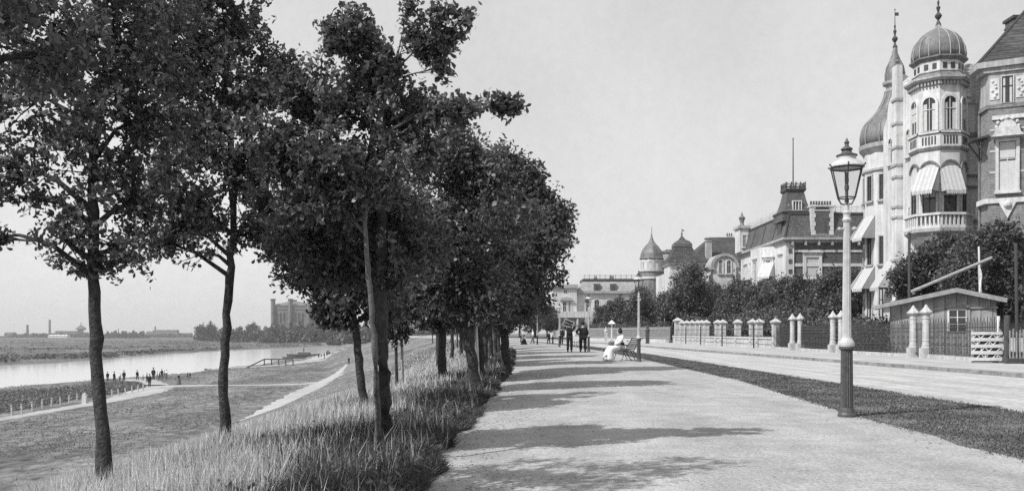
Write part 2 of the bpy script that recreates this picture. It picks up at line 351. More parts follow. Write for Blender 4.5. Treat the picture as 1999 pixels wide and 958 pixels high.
ys = np.concatenate([np.linspace(-250, -12, 8), np.arange(-8, 80, 2.0), np.arange(80, 520, 3.0), np.arange(520, 760, 8.0), np.linspace(780, 2550, 30)])
V = [(float(x), float(y), gz(float(x), float(y))) for y in ys for x in xs]; nx = len(xs)
F = [(j*nx+i, j*nx+i+1, (j+1)*nx+i+1, (j+1)*nx+i) for j in range(len(ys)-1) for i in range(nx-1)]
mb = MB(); mb.v = V; mb.f = F
tag(mb.build('ground', ground_mat(), smooth=True), kind='structure')
mb = MB(); mb.add([(-2400, -200, -8.0), (-60, -200, -8.0), (-60, 1250, -8.0), (-2400, 1250, -8.0)], [(0, 1, 2, 3)])
tag(mb.build('river_water', M['water']), kind='structure')
strip('promenade_path', wav(PL, .035, 1), wav(PR, .05, 2), .008, M['gravel'], -6, 400, 500)
strip('grass_verge', wav(PR, .05, 2), wav(SR, .06, 3), .012, M['turf'], -6, 400, 500)
strip('road', wav(SR, .06, 3), KB, .016, M['road'], -6, 400, 500)
def shift(P, d): return [(x+d, y) for x, y in P]
def slab(name, A, B, z0, z1, m, y0, y1, n=120):
    ys = y0+(y1-y0)*(np.linspace(0, 1, n)**1.6); secs = []
    for y in ys: a, c = plerp(A, y), plerp(B, y); secs.append([(a, y, z0), (c, y, z0), (c, y, z1), (a, y, z1)])
    return tag(MB().loft(secs).build(name, m), kind='structure')
slab('kerb', KB, shift(KB, .16), -.05, .13, M['kerb'], -6, 300)
slab('pavement', shift(KB, .161), FE, -.05, .12, M['pavement'], -6, 300)
slab('garden_ground', shift(FE, .001), shift(FE, 60), -.05, .105, M['soil'], -6, 300)
def ribbon(name, pts, m=M['track'], dz=.06):
    P = []
    for i, (px, py, wd) in enumerate(pts): g = gp(px, py, -7); P.append((g.x, g.y, wd))
    Q = []
    for (a, b) in zip(P[:-1], P[1:]):
        k = max(4, int(math.hypot(b[0]-a[0], b[1]-a[1])/1.5))
        Q += [tuple(a[j]+(b[j]-a[j])*i/k for j in range(3)) for i in range(k)]
    Q.append(P[-1]); r = np.random.default_rng(len(Q)); Vv = []
    for i, (x, y, wd) in enumerate(Q):
        a, b = Q[max(i-2, 0)], Q[min(i+2, len(Q)-1)]; dx, dy = b[0]-a[0], b[1]-a[1]; L = math.hypot(dx, dy) or 1
        nx_, ny_ = -dy/L, dx/L; h = wd/2*(1+.12*r.normal())
        for s_ in (-1.12+.1*r.normal(), -.6+.1*r.normal(), .6+.1*r.normal(), 1.12+.1*r.normal()): X, Y = x+nx_*h*s_, y+ny_*h*s_; Vv.append((X, Y, gz(X, Y)+(dz if abs(s_) < .85 else -.06)))
    f = [(4*i+k, 4*i+k+1, 4*i+k+5, 4*i+k+4) for i in range(len(Q)-1) for k in range(3)]
    return tag(MB().add(Vv, f).build(name, m), kind='structure')
ribbon('riverside_path', [(-120, 842, 2.2), (0, 819, 2.2), (130, 795, 2.4), (230, 777, 3.5), (290, 762, 7), (312, 754, 5), (400, 751.5, 2.6), (520, 750.5, 2.4), (590, 749, 3), (640, 745, 4)])
ribbon('meadow_path', [(455, 836, 1.8), (500, 815, 2.4), (560, 785, 2.8), (600, 763, 3.4), (640, 746, 4), (664, 733, 1.6), (676, 722, .8)], dz=.09)
ribbon('river_bank_path', [(270, 741, 5), (292, 752, 6)], dz=.11)
ribbon('towpath', [(385, 723, 1.5), (430, 720, 3), (480, 717, 4), (560, 711, 5), (610, 704, 7), (636, 695, 8), (648, 686, 7), (690, 681, 7)])
# ---------------------------------------------------------------- grass
def blades(name, X, Y, Z, H, W, m, lean=.35, rs=0):
    r = np.random.default_rng(rs); N = len(X); th = r.uniform(0, 2*np.pi, N); ln = r.uniform(0, lean, N)*H; ph = r.uniform(0, 2*np.pi, N)
    b = np.stack([X, Y, Z], 1); d = np.stack([np.cos(th), np.sin(th), np.zeros(N)], 1); l = np.stack([np.cos(ph)*ln, np.sin(ph)*ln, np.zeros(N)], 1)
    up = np.array([0, 0, 1.])
    mid = b+l*.3+up*(H*.5)[:, None]; tip = b+l+up*H[:, None]*(1-.25*(ln/H)[:, None])
    Vv = np.stack([b, mid-d*W[:, None], tip, mid+d*W[:, None]], 1)
    return tag(npmesh(name, Vv, 4, m), kind='stuff')
gzv = np.vectorize(gz)
def slope_pts(N, dmin, dmax, rs, clump=True):
    r = np.random.default_rng(rs); D = np.exp(r.uniform(math.log(dmin), math.log(dmax), N)); A = r.uniform(-.02, .66, N); X = -D*A
    U = X-np.interp(D, [p[1] for p in PL], [p[0] for p in PL])
    edge = -.03+.12*np.sin(D*2.1)*np.sin(D*.7+1)
    ok = (U < edge) & (U > -26)
    return X[ok], D[ok], U[ok], r
X, Y, U, r = slope_pts(420000, 3.4, 150, 11)
n1 = .5+.5*np.sin(X*2.3+np.sin(Y*1.1)*2)*np.sin(Y*1.7+X)
tall = np.clip(1.15-(-U-7)/7, .22, 1)
H = (r.uniform(.1, .32, len(X)))*(.65+.6*n1)*tall; H[U > -.5] *= .75
blades('tall_grass', X, Y, gzv(X, Y)-.02, H*.8, .002+.00036*Y, M['grass'], .95, 1)
X, Y, U, r = slope_pts(120000, 3.4, 150, 12)
k = (np.sin(X*1.3+2)*np.sin(Y*.9+X*.5)+r.normal(0, .5, len(X)) > -.35) & ((U < -1.0) | (r.random(len(X)) < .12)); X, Y, U = X[k], Y[k], U[k]
blades('grass_seed_stalks', X, Y, gzv(X, Y)-.02, r.uniform(.2, .42, len(X))*np.clip(1.1-(-U-7)/7, .25, 1), .0017+.0003*Y, M['straw'], .45, 2)
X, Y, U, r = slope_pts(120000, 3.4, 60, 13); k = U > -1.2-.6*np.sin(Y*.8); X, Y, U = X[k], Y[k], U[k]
blades('shade_toned_bank_grass', X, Y, gzv(X, Y)-.02, r.uniform(.1, .34, len(X)), .006+.0005*Y, M['grass_dark'], .9, 3)  # shade on the bank is put into the darker blade colour
r = np.random.default_rng(14); N = 75000; Y = np.exp(r.uniform(math.log(3.6), math.log(70), N)); e_ = .05*np.sin(Y*3.3)+.04*np.sin(Y*7.1+1)+.06*np.sin(Y*1.1); X = np.interp(Y, [p[1] for p in PL], [p[0] for p in PL])+.05+e_-np.abs(r.normal(0, .22, N))
blades('edge_grass', X, Y, np.full(N, -.15), r.uniform(.06, .2, N), .004+.0005*Y, M['grass_dark'], 1.1, 7)  # dark blade colour stands in for the shadow mass along the path edge
r = np.random.default_rng(15); n_ = 900; Y = np.exp(r.uniform(math.log(3.8), math.log(30), n_)); X = np.interp(Y, [p[1] for p in PL], [p[0] for p in PL])-np.abs(r.normal(0, 1.0, n_))-.02
zz = gzv(X, Y); k = r.integers(5, 12, n_); C = np.repeat(np.stack([X, Y, zz+.05], 1), k, 0)+r.normal(0, .045, (k.sum(), 3)); C[:, 2] = np.maximum(C[:, 2], np.repeat(zz, k))+r.uniform(0, .12, k.sum())
def weed_polys(C, size, r):
    N = len(C); a = r.uniform(0, 6.28, N); t = r.uniform(.1, .9, N); d = np.stack([np.cos(a), np.sin(a), t], 1); b = np.stack([-np.sin(a), np.cos(a), np.zeros(N)], 1); L = (size*r.uniform(.5, 1.5, N))[:, None]
    return np.stack([C-d*L*.5, C+b*L*.3, C+d*L*.5, C-b*L*.3], 1)
tag(npmesh('broadleaf_weeds', weed_polys(C, .06, r), 4, M['leaf']), kind='stuff')
# short turf on the verge
r = np.random.default_rng(21); N = 130000; D = np.exp(r.uniform(math.log(5), math.log(75), N)); lo = np.interp(D, [p[1] for p in PR], [p[0] for p in PR]); hi = np.interp(D, [p[1] for p in SR], [p[0] for p in SR])
t = r.uniform(-.02, 1.02, N); X = lo+(hi-lo)*t+r.normal(0, .05, N); q = np.sin(X*3.1+D)*np.sin(D*1.9-X)+r.normal(0, .5, N) > -.35
blades('verge_turf', X[q], D[q], np.full(q.sum(), .01), r.uniform(.008, .035, q.sum()), .003+.00045*D[q], M['verge'], 1.4, 4)
q = r.random(N) < .12
blades('pale_verge_blades', X[q], D[q], np.full(q.sum(), .01), r.uniform(.01, .05, q.sum()), .0025+.0004*D[q], M['grass'], 1.2, 5)
# meadow tufts
r = np.random.default_rng(31); N = 90000; D = np.exp(r.uniform(math.log(45), math.log(330), N)); X = -D*r.uniform(.13, .62, N)
U = X-np.interp(D, [p[1] for p in PL], [p[0] for p in PL]); nb = np.interp(D, [p[1] for p in NB], [p[0] for p in NB])
q = (U < -24) & (X > nb+1) & (np.sin(X*.35+D*.1)*np.sin(D*.21)+r.normal(0, .6, N) > .1); X, D = X[q], D[q]
pd = np.ones(len(X), bool)
for pts_ in ([(-120, 842), (0, 819), (130, 795), (230, 777), (290, 762), (312, 754), (520, 750.5), (640, 745)], [(455, 836), (500, 815), (560, 785), (600, 763), (640, 746)]):
    g = [gp(a, c, -7) for a, c in pts_]
    for a, c in zip(g[:-1], g[1:]):
        ax, ay, bx, by = a.x, a.y, c.x, c.y; tt = np.clip(((X-ax)*(bx-ax)+(D-ay)*(by-ay))/((bx-ax)**2+(by-ay)**2), 0, 1)
        pd &= np.hypot(X-ax-tt*(bx-ax), D-ay-tt*(by-ay)) > 2.6
X, D = X[pd], D[pd]
blades('meadow_tufts', X, D, gzv(X, D)-.02, r.uniform(.05, .2, len(X)), .004+.0005*D, M['grass'], 1.5, 6)
# fallen leaves and grass bits along the path edges
r = np.random.default_rng(8); N = 900; D = np.exp(r.uniform(math.log(5), math.log(45), N)); left = r.random(N) < .85
pl = np.interp(D, [p[1] for p in PL], [p[0] for p in PL]); pr = np.interp(D, [p[1] for p in PR], [p[0] for p in PR]); X = np.where(left, pl+np.abs(r.normal(0, .5, N)), pr-np.abs(r.normal(0, .3, N)))
zz = .014-.12*(1-np.minimum(1, (X-pl)/2.7))**1.5; a = r.uniform(0, 6.28, N); s_ = r.uniform(.008, .024, N)
dx_, dy_ = np.cos(a)*s_, np.sin(a)*s_; P_ = lambda x, y, z: np.stack([x, y, z], 1)
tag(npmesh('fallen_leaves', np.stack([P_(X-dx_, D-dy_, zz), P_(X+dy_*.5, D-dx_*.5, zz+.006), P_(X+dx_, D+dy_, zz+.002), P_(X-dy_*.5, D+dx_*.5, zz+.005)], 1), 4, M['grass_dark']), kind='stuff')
# stones on the path
r = np.random.default_rng(5); mb = MB()
for i in range(260):
    D = math.exp(r.uniform(math.log(4.5), math.log(30))); x = r.uniform(plerp(PL, D)+.1, plerp(PR, D)-.1); s_ = r.uniform(.004, .012)
    mb.ball((x, D, .01-.12*(1-min(1, (x-plerp(PL, D))/2.7))**1.5), s_, 5, 3, 1, 1, .7)
tag(mb.build('path_pebbles', M['gravel']), kind='stuff')
# ---------------------------------------------------------------- trees
def unit(a): return a/np.maximum(np.linalg.norm(a, axis=1, keepdims=True), 1e-9)
def leaf_polys(C, size, r, out=None):
    N = len(C); a = unit(r.normal(0, 1, (N, 3))+(0 if out is None else out*.8)+np.array([0, 0, -.15])); n = unit(r.normal(0, 1, (N, 3))+np.array([0, 0, .9]))
    b = unit(np.cross(a, n)); n = np.cross(b, a); L = (size*r.uniform(.7, 1.3, N))[:, None]; W = L*r.uniform(.2, .3, (N, 1))
    c = C
    return np.stack([c-a*L*.5, c-a*L*.12+b*W*.75+n*L*.08, c+a*L*.22+b*W+n*L*.05, c+a*L*.5, c+a*L*.22-b*W+n*L*.05, c-a*L*.12-b*W*.75+n*L*.08], 1)
def nz3(P, f, s): 
    return (np.sin(P[:, 0]*f+s)*np.sin(P[:, 1]*f*1.1+s*2)+np.sin(P[:, 2]*f*.9+s*3)*np.sin((P[:, 0]+P[:, 1])*f*.7+s))*.5
def crown(blobs, nsprig, per, size, spread, seed, hole=-.35, f=5.0):
    r = np.random.default_rng(seed); vol = np.array([b[3]*b[4]*b[5] for b in blobs])**.72; k = r.choice(len(blobs), nsprig, p=vol/vol.sum())
    B = np.array(blobs); d = unit(r.normal(0, 1, (nsprig, 3))); q = r.uniform(0, 1, nsprig)**(1/2.4)
    q = q*(1+.16*np.sin(d[:, 0]*5+k)+.14*np.sin(d[:, 2]*7+k*2))
    P = B[k, :3]+d*q[:, None]*B[k, 3:6]
    ok = nz3(P, f, seed*.7)+r.normal(0, .12, nsprig) > hole; P, d = P[ok], d[ok]; n = len(P)
    ax = unit(d+r.normal(0, .6, (n, 3))+np.array([0, 0, .1])); t = r.uniform(-.6, 1.2, (n, per)); C = P[:, None, :]+ax[:, None, :]*t[:, :, None]*spread+r.normal(0, spread*.33, (n, per, 3))
    out = np.repeat(ax, per, 0)
    return leaf_polys(C.reshape(-1, 3), size, r, out), P
def build_tree(name, label, cat, base, trunk_pts, trunk_r, blobs, nsprig, per, size, spread, seed, leafm='leaf', barkm='bark', group=None, hole=-.35, f=5.0, twigs=60, br=.25, tap=.5):
    root = thing(name, label, cat, base, group); r = np.random.default_rng(seed+99)
    V, P = crown(blobs, nsprig, per, size, spread, seed, hole, f)
    mb = MB(); b = Vector(base); T = [Vector(p) for p in trunk_pts]; n = len(T)
    fine = []; rr = []
    for i in range(n-1):
        for k in range(6):
            t = k/6; p = T[i].lerp(T[i+1], t); q = (i+t)/(n-1); p = p+Vector((r.normal(0, .12), r.normal(0, .12), 0))*trunk_r*(1 if i+k else 0)
            fine.append(p); rr.append(trunk_r*(1-tap*q)*(1+.07*r.normal())*(1+.5*math.exp(-q*26)))
    fine.append(T[-1]); rr.append(trunk_r*.35)
    fine.insert(0, fine[0]-Vector((0, 0, .25))); rr.insert(0, rr[0]*1.15)
    for i in range(6): pass
    mb.tube(fine, rr, 9)
    tips = []; ends = [tuple(B[:3]) for B in blobs]
    for B in blobs:
        c = Vector(B[:3]); j = min(range(len(fine)), key=lambda i: abs(fine[i].z-(c.z-.35*math.hypot(c.x-fine[i].x, c.y-fine[i].y)-B[5]*.3)))
        j = max(j, int(len(fine)*.35)); s0 = fine[j]; e = c+Vector((0, 0, B[5]*.1)); m1 = s0.lerp(e, .45)+Vector((r.normal()*.06, r.normal()*.06, .12*(e-s0).length))
        r0 = min(rr[j]*.7, trunk_r*br*1.6+.01); mb.tube([s0, m1, s0.lerp(e, .75)+Vector((0, 0, .1*(e-s0).length)), e], [r0, r0*.7, r0*.5, r0*.2], 5); tips.append((s0, m1, e, r0, c, B))
    for k in range(twigs):
        s0, m1, e, r0, c, B = tips[int(r.integers(len(tips)))]; t = r.uniform(.3, 1); st = m1.lerp(e, t); en = c+Vector((r.normal()*B[3]*.6, r.normal()*B[4]*.6, r.normal()*B[5]*.6))
        mb.tube([st, st.lerp(en, .5)+Vector((0, 0, .06*(en-st).length)), en], [r0*.3, r0*.18, r0*.06], 4); ends.append(tuple(en)); ends.append(tuple(st.lerp(en, .75)))
    mb.build('trunk', M[barkm], root, smooth=True)
    E_ = np.repeat(np.array(ends), 7, 0)+r.normal(0, spread*.4, (len(ends)*7, 3)); V = np.concatenate([V, leaf_polys(E_, size, r)])
    npmesh('crown', V, 6, M[leafm], root, base)
    return root
def pxb(D, L, rs=1): # blobs given as picture size at a tree's own distance -> metres, with depth
    r = np.random.default_rng(rs); o = []; s = D/FPX
    for i, (cx, cy, rx, ry) in enumerate(L):
        p = at(cx, cy, D+r.uniform(-.55, .55)*min(rx, 110)*s); o.append((p.x, p.y, p.z, rx*s, (rx+ry)/2*s*.95, ry*s))
    return o
row = 'young trees planted along the promenade'
def gnd(px, D):
    x = (px-CX)/FPX*D; return (x, D, gz(x, D))
b = gnd(206, 8.1)
build_tree('oak_tree', 'leftmost tree, slim dark trunk leaving the bottom edge of the picture, on the grassy slope', 'tree', b, [b, at(190, 720, 8.4), at(183, 540, 8.4), at(180, 350, 8.45), at(200, 150, 8.5)], .068,
  pxb(8.4, [(180, 340, 130, 120), (60, 200, 120, 130), (190, 170, 150, 140), (-60, 90, 130, 150), (120, 470, 58, 55), (225, 480, 72, 50), (185, 525, 52, 30), (20, 330, 70, 50), (-10, 462, 28, 24), (100, 60, 150, 110), (290, 80, 120, 110), (310, 230, 90, 100), (60, 385, 60, 26), (280, 400, 60, 60), (0, -60, 160, 100), (240, -80, 180, 100)], 1), 6600, 8, .062, .065, 1, twigs=140, hole=.0, f=9, group=row)
b = (-3.5, 5.3, gz(-3.5, 5.3))
build_tree('oak_tree', 'tree just outside the left edge, only its hanging upper foliage reaching into the corner', 'tree', b, [b, (-3.5, 5.3, 1.2), (-3.45, 5.3, 2.4), (-3.4, 5.35, 3.8)], .075,
  [(-3.2, 5.4, 3.5, .75, .75, .6), (-3.7, 5.0, 3.0, .6, .6, .5), (-2.7, 5.3, 4.1, .7, .7, .5), (-3.6, 5.6, 4.4, .8, .8, .6), (-2.35, 5.6, 4.6, .5, .5, .4), (-3.0, 5.9, 2.95, .35, .35, .25)], 3000, 8, .062, .08, 33, twigs=50, hole=.05, f=8, group=row)
b = gnd(439, 14)
build_tree('oak_tree', 'second tree from the left, very slim bent trunk on the grassy slope', 'tree', b, [b, at(437, 720, 14), at(447, 560, 14), at(456, 440, 14), at(450, 250, 14), at(440, 80, 14)], .078,
  pxb(14, [(420, 440, 70, 48), (340, 400, 75, 80), (500, 330, 75, 90), (400, 290, 120, 110), (410, 140, 130, 130), (450, 50, 58, 62), (330, 60, 110, 110), (505, 170, 55, 85), (390, 495, 38, 25), (500, 440, 32, 26), (300, 480, 34, 24), (420, -60, 100, 80), (545, 130, 40, 35), (350, 455, 50, 34), (510, 455, 40, 26)], 2), 6900, 8, .09, .11, 2, twigs=120, hole=-.02, f=6, group=row)
b = gnd(748, 9.1)
build_tree('oak_tree', 'tallest foreground tree with pale bark, in front of its dark twin beside the path', 'tree', (b[0]-.04, b[1], b[2]), [(b[0]-.04, b[1], b[2]), at(732, 700, 8.5), at(722, 560, 8.5), at(713, 440, 8.5), at(725, 280, 8.6), at(770, 140, 8.6)], .033,
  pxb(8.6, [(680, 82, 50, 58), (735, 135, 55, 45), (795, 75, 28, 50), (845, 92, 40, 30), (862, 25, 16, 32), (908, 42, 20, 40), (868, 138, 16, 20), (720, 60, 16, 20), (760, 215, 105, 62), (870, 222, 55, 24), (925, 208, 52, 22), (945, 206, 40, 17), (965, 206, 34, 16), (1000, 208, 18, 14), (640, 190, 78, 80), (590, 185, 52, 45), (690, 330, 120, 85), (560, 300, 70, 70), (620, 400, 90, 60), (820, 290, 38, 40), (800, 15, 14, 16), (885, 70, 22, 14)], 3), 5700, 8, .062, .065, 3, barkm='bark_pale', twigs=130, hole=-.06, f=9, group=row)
b = gnd(757, 9.9)
build_tree('oak_tree', 'dark thick-trunked twin just behind the pale-barked tree beside the path', 'tree', b, [b, at(745, 700, 9.4), at(742, 560, 9.4), at(745, 430, 9.4), at(750, 320, 9.4)], .085,
  pxb(9.6, [(740, 420, 95, 80), (650, 440, 90, 60), (560, 400, 70, 45), (800, 480, 70, 55), (700, 510, 70, 40), (770, 540, 50, 40), (640, 520, 60, 40), (580, 470, 50, 35), (520, 395, 45, 22)], 4), 3600, 7, .064, .085, 4, twigs=90, hole=-.2, f=6, group=row)
b = gnd(712, 14)
build_tree('oak_tree', 'slim left-leaning tree with low drooping foliage, left of the twin trunks', 'tree', b, [b, at(700, 700, 14), at(688, 600, 14), at(680, 480, 14), at(660, 360, 14)], .07,
  pxb(14, [(600, 535, 55, 36), (665, 585, 50, 32), (638, 606, 28, 16), (655, 628, 30, 12), (700, 540, 80, 55), (640, 470, 85, 60), (570, 480, 55, 40), (720, 440, 90, 80), (655, 360, 80, 70), (745, 610, 40, 25)], 5), 5200, 7, .085, .12, 5, twigs=80, hole=-.35, f=4, group=row)
b = gnd(925, 18.6)
build_tree('oak_tree', 'sturdy dark tree at the path edge, third trunk to the right of the twin trunks', 'tree', b, [b, at(920, 680, 18.6), at(908, 600, 18.6), at(905, 480, 18.6), at(900, 330, 18.6)], .14,
  pxb(18.6, [(890, 300, 50, 48), (930, 340, 70, 62), (850, 360, 75, 70), (930, 440, 110, 80), (840, 470, 100, 80), (900, 550, 120, 62), (820, 570, 80, 42), (950, 600, 60, 30), (880, 262, 22, 20), (850, 610, 40, 22)], 6), 6600, 7, .1, .15, 6, twigs=80, hole=-.22, f=3, group=row)
b = gnd(990, 26.5)
build_tree('lime_tree', 'dense round-headed tree at the path edge, its crown reaching furthest right over the path', 'tree', b, [b, at(986, 680, 26.5), at(982, 620, 26.5), at(985, 500, 26.5), at(985, 380, 26.5)], .15,
  pxb(26.5, [(975, 325, 40, 42), (1010, 370, 55, 55), (1045, 400, 45, 42), (1085, 440, 30, 38), (1030, 470, 70, 62), (1060, 525, 42, 40), (990, 540, 85, 60), (930, 480, 85, 80), (1020, 590, 52, 30), (940, 590, 60, 36), (950, 385, 60, 65), (1094, 412, 18, 16), (1040, 345, 18, 20), (985, 622, 36, 16)], 7), 7800, 7, .14, .2, 7, 'leaf_dark', twigs=80, hole=-.32, f=3, group=row)
b = gnd(864, 23)
build_tree('lime_tree', 'straight dark tree standing in the tall grass between the twin trunks and the sturdy tree', 'tree', b, [b, at(863, 660, 23), at(862, 560, 23), at(860, 450, 23)], .12,
  pxb(23, [(850, 540, 80, 60), (790, 560, 62, 46), (900, 590, 60, 36), (830, 470, 80, 60), (770, 610, 36, 20), (850, 625, 36, 14)], 8), 4200, 7, .13, .18, 8, 'leaf_dark', twigs=50, hole=-.6, f=3, group=row)
b = gnd(940, 24.5)
build_tree('lime_tree', 'slim dark tree close behind the sturdy path-edge tree', 'tree', b, [b, at(938, 660, 24.5), at(932, 580, 24.5), at(932, 470, 24.5)], .1,
  pxb(24.5, [(950, 560, 80, 60), (930, 480, 80, 60), (900, 600, 50, 30), (990, 600, 50, 30)], 9), 2800, 7, .14, .2, 9, 'leaf_dark', twigs=40, hole=-.6, f=3, group=row)
b = gnd(775, 22)
build_tree('young_tree', 'small twin-stemmed sapling on the slope right of the twin trunks', 'tree', b, [b, at(773, 690, 22), at(772, 640, 22), at(770, 590, 22)], .045,
  pxb(22, [(768, 600, 30, 40), (775, 640, 22, 26), (760, 560, 26, 30)], 10), 900, 7, .12, .16, 10, 'leaf_dark', twigs=16, hole=-.6, f=3, group=row)
tag(MB().tube([(b[0]+.15, b[1], b[2]-.2), at(783, 600, 22)], .035, 6).build('tree_stake', M['wood']), 'thin wooden stake beside the small sapling on the slope', 'stake')
p0 = gnd(936, 19.4); tag(MB().tube([(p0[0], p0[1], p0[2]-.2), at(928, 585, 19.4)], .03, 6).build('tree_stake', M['wood_white']), 'thin pale stake leaning beside the sturdy path-edge tree', 'stake')
# proto trees for the distance: all copied
def proto(name, h, rad, zc, seed, leafm, nsprig=2200, size=.24, spread=.32, tr=.13, low=0.0, per=7):
    r = np.random.default_rng(seed); bl = [(0, 0, zc, rad*.75, rad*.75, (h-zc)*.85)]
    for i in range(9):
        a = i*2.4+r.uniform(0, .6); q = r.uniform(.4, .75)*rad; s = r.uniform(.32, .5)*rad
        bl.append((q*math.cos(a), q*math.sin(a), zc+r.uniform(-.55, .75)*(h-zc)-low*.2, s, s, s*r.uniform(.7, 1)))
    bl.append((0, 0, h-rad*.3, rad*.35, rad*.35, rad*.4))
    return build_tree(name, '-', 'tree', (0, 0, 0), [(0, 0, 0), (.03, .02, zc*.5), (-.05, 0, zc), (0, 0, h*.85)], tr, bl, nsprig, per, size, spread, seed, leafm, hole=-.6, f=1.6, twigs=20, group='x')
used = {}
def place(pr, x, y, z, s, rz, label, group, sz=None):
    o = pr if pr.name not in used else copy_tree(pr); used[pr.name] = 1
    o.location = (x, y, z); o.rotation_euler = (0, 0, rz); o.scale = (s, s, sz or s); o['label'] = label; o['group'] = group; return o
pA = proto('lime_tree', 6.6, 2.0, 4.2, 41, 'leaf_dark'); pB = proto('lime_tree', 6.2, 1.9, 4.0, 42, 'leaf_dark')
far_row = [(33, -.9), (36, -2.9), (42, -1.0), (44, -3.6), (51, -1.0), (54, -3.7), (60, -1.0), (66, -3.8), (70, -1.1), (79, -1.2), (82, -4.0), (90, -1.2), (97, -4.2), (104, -1.2), (116, -1.4), (114, -4.4), (130, -1.4), (133, -4.4), (146, -1.4), (152, -4.4), (164, -1.4), (172, -4.4)]
for i, (D, dx) in enumerate(far_row):
    x = plerp(PL, D)+dx; inner = dx < -2
    od = 'first second third fourth fifth sixth seventh eighth ninth tenth eleventh twelfth thirteenth'.split(); kk = sum(1 for D2, d2 in far_row if D2 <= D and (d2 < -2) == inner)-1
    lab = ('%s tree, counting away, of the receding riverside row' % od[kk] if inner else '%s tree, counting away, of the receding path-side row' % od[kk])
    lab_ = ('promenade tree in the riverside row, seen among the receding trunks' if inner else 'promenade tree in the path-side row, seen among the receding trunks')
    if D == 33: lab = 'first tree of the receding path-side row behind the round-headed tree'
    if D == 36: lab = 'first tree of the receding riverside row, beyond the tall grass'
    place(pA if i % 2 else pB, x, D, gz(x, D)-.02, random.uniform(.85, 1.0), i*1.9, lab, 'receding trees beside the path' if D != 33 and D != 36 else row)
# big trees closing the view where the promenade bends
pC = proto('garden_tree', 8.5, 3.4, 5.0, 43, 'leaf_dark', 2600, .34, .5, .2, 1.0); pD = proto('garden_tree', 6.4, 2.6, 3.4, 44, 'leaf_dark', 2600, .28, .4, .16, 1.5)
for i, (px, D, s, lab) in enumerate([(985, 200, 1.05, 'dark tree closing the far end of the promenade, left of the far lamps'), (1015, 195, 1.1, 'dark tree behind the furthest two lamps'), (1045, 205, 1.15, 'dark tree beside the far white villa, nearest its left corner'), (950, 215, 1.1, 'dark tree behind the receding trunks at the bend'), (905, 230, 1.0, 'leftmost dark tree behind the receding trunks'), (1068, 188, .62, 'low dark tree in front of the left corner of the far white villa')]):
    x = (px-CX)/FPX*D; place(pC if i % 2 else pD, x, D, 0, s*1.35, i*1.3, lab, 'dark trees at the far end of the promenade')
# garden trees behind the fence
G = 'dark garden trees behind the fence'
gt = [(1178, 150, .62, 'C', 'small dark garden tree right of the middle-distance lamp'), (1208, 138, .82, 'D', 'bushy dark tree in front of the mansarded far villa'), (1250, 118, .8, 'C', 'dark tree directly behind the bench lamp post lantern'), (1286, 124, .74, 'D', 'bushy tree below the round turret with helm roof'),
      (1350, 100, .98, 'C', 'tallest dark garden tree, below the tiled pavilion roof'), (1318, 112, .84, 'D', 'dark tree left of the tallest garden tree'), (1400, 104, .74, 'C', 'low dark tree below the curved gable'), (1437, 92, .82, 'D', 'dark tree at the left corner of the mansard house'),
      (1488, 84, .66, 'C', 'dark tree hiding the lower front of the mansard house'), (1525, 82, .72, 'D', 'dark tree at the near corner of the mansard house'), (1556, 78, .68, 'C', 'pointed dark tree below the blind window of the brick wall'), (1600, 76, .7, 'D', 'bushy dark tree against the brick side wall'),
      (1640, 70, .68, 'C', 'dark tree just left of the nearest lamp post'), (1668, 72, .64, 'D', 'dark tree just behind the nearest lamp post by the white villa')]
for i, (px, D, s, k, lab) in enumerate(gt):
    x = (px-CX)/FPX*D; place(pC if k == 'C' else pD, x, D, .1, s*(.86 if k == 'C' else 1.06), i*1.7+.4, lab, G, s*(1.02 if k == 'C' else 1.22))
def bush_mass(name, label, X0, Y0, X1, Y1, h, n, seed, size=.22):
    r = np.random.default_rng(seed); t = r.uniform(0, 1, n); hh = h*(.8+.25*np.sin(t*40)+.1*np.sin(t*97)); C = np.stack([X0+(X1-X0)*t+r.normal(0, .5, n), Y0+(Y1-Y0)*t+r.normal(0, .5, n), .1+hh*r.uniform(0, 1, n)**.8], 1)
    o = npmesh(name, leaf_polys(C, size, r), 6, M['leaf_dark']); return tag(o, label, 'hedge')
bush_mass('hedge', 'long dark hedge behind the white piers and low wall', 18.9, 56, 19.2, 95, 2.6, 26000, 1)
bush_mass('hedge', 'dark hedge behind the iron fence left of the shed', 19.4, 45.5, 19.0, 55, 1.9, 9000, 2, .17)
bush_mass('hedge', 'far dark hedge behind the pale palisade fence', 18.0, 104, 10.5, 134, 2.3, 14000, 3, .26)
# tree by the shed
b = at(1935, 650, 46.5); b = (b.x, b.y, .1)
build_tree('chestnut_tree', 'leafy tree right of and behind the wooden shed, before the brick house', 'tree', b, [b, at(1933, 600, 46.5), at(1925, 540, 46.5), at(1930, 480, 46.5)], .14,
  pxb(45.5, [(1935, 480, 42, 42), (1900, 510, 48, 36), (1955, 530, 50, 44), (1870, 545, 46, 26), (1985, 510, 30, 50), (1950, 590, 42, 30), (1975, 590, 28, 32), (1965, 460, 26, 22)], 21), 4600, 6, .19, .24, 21, 'leaf_dark', twigs=60, hole=-.35, f=2.2)
b = at(1800, 650, 50); b = (b.x, b.y, .1)
build_tree('garden_tree', 'leafy tree behind the shed roof in front of the white villa', 'tree', b, [b, at(1800, 600, 50), at(1805, 540, 50)], .12,
  pxb(49, [(1812, 505, 40, 30), (1780, 535, 36, 26), (1840, 510, 34, 34), (1760, 545, 18, 16), (1845, 475, 22, 16), (1800, 560, 60, 26), (1872, 510, 30, 40)], 22), 3300, 6, .2, .26, 22, 'leaf_dark', twigs=40, hole=-.3, f=2.2)
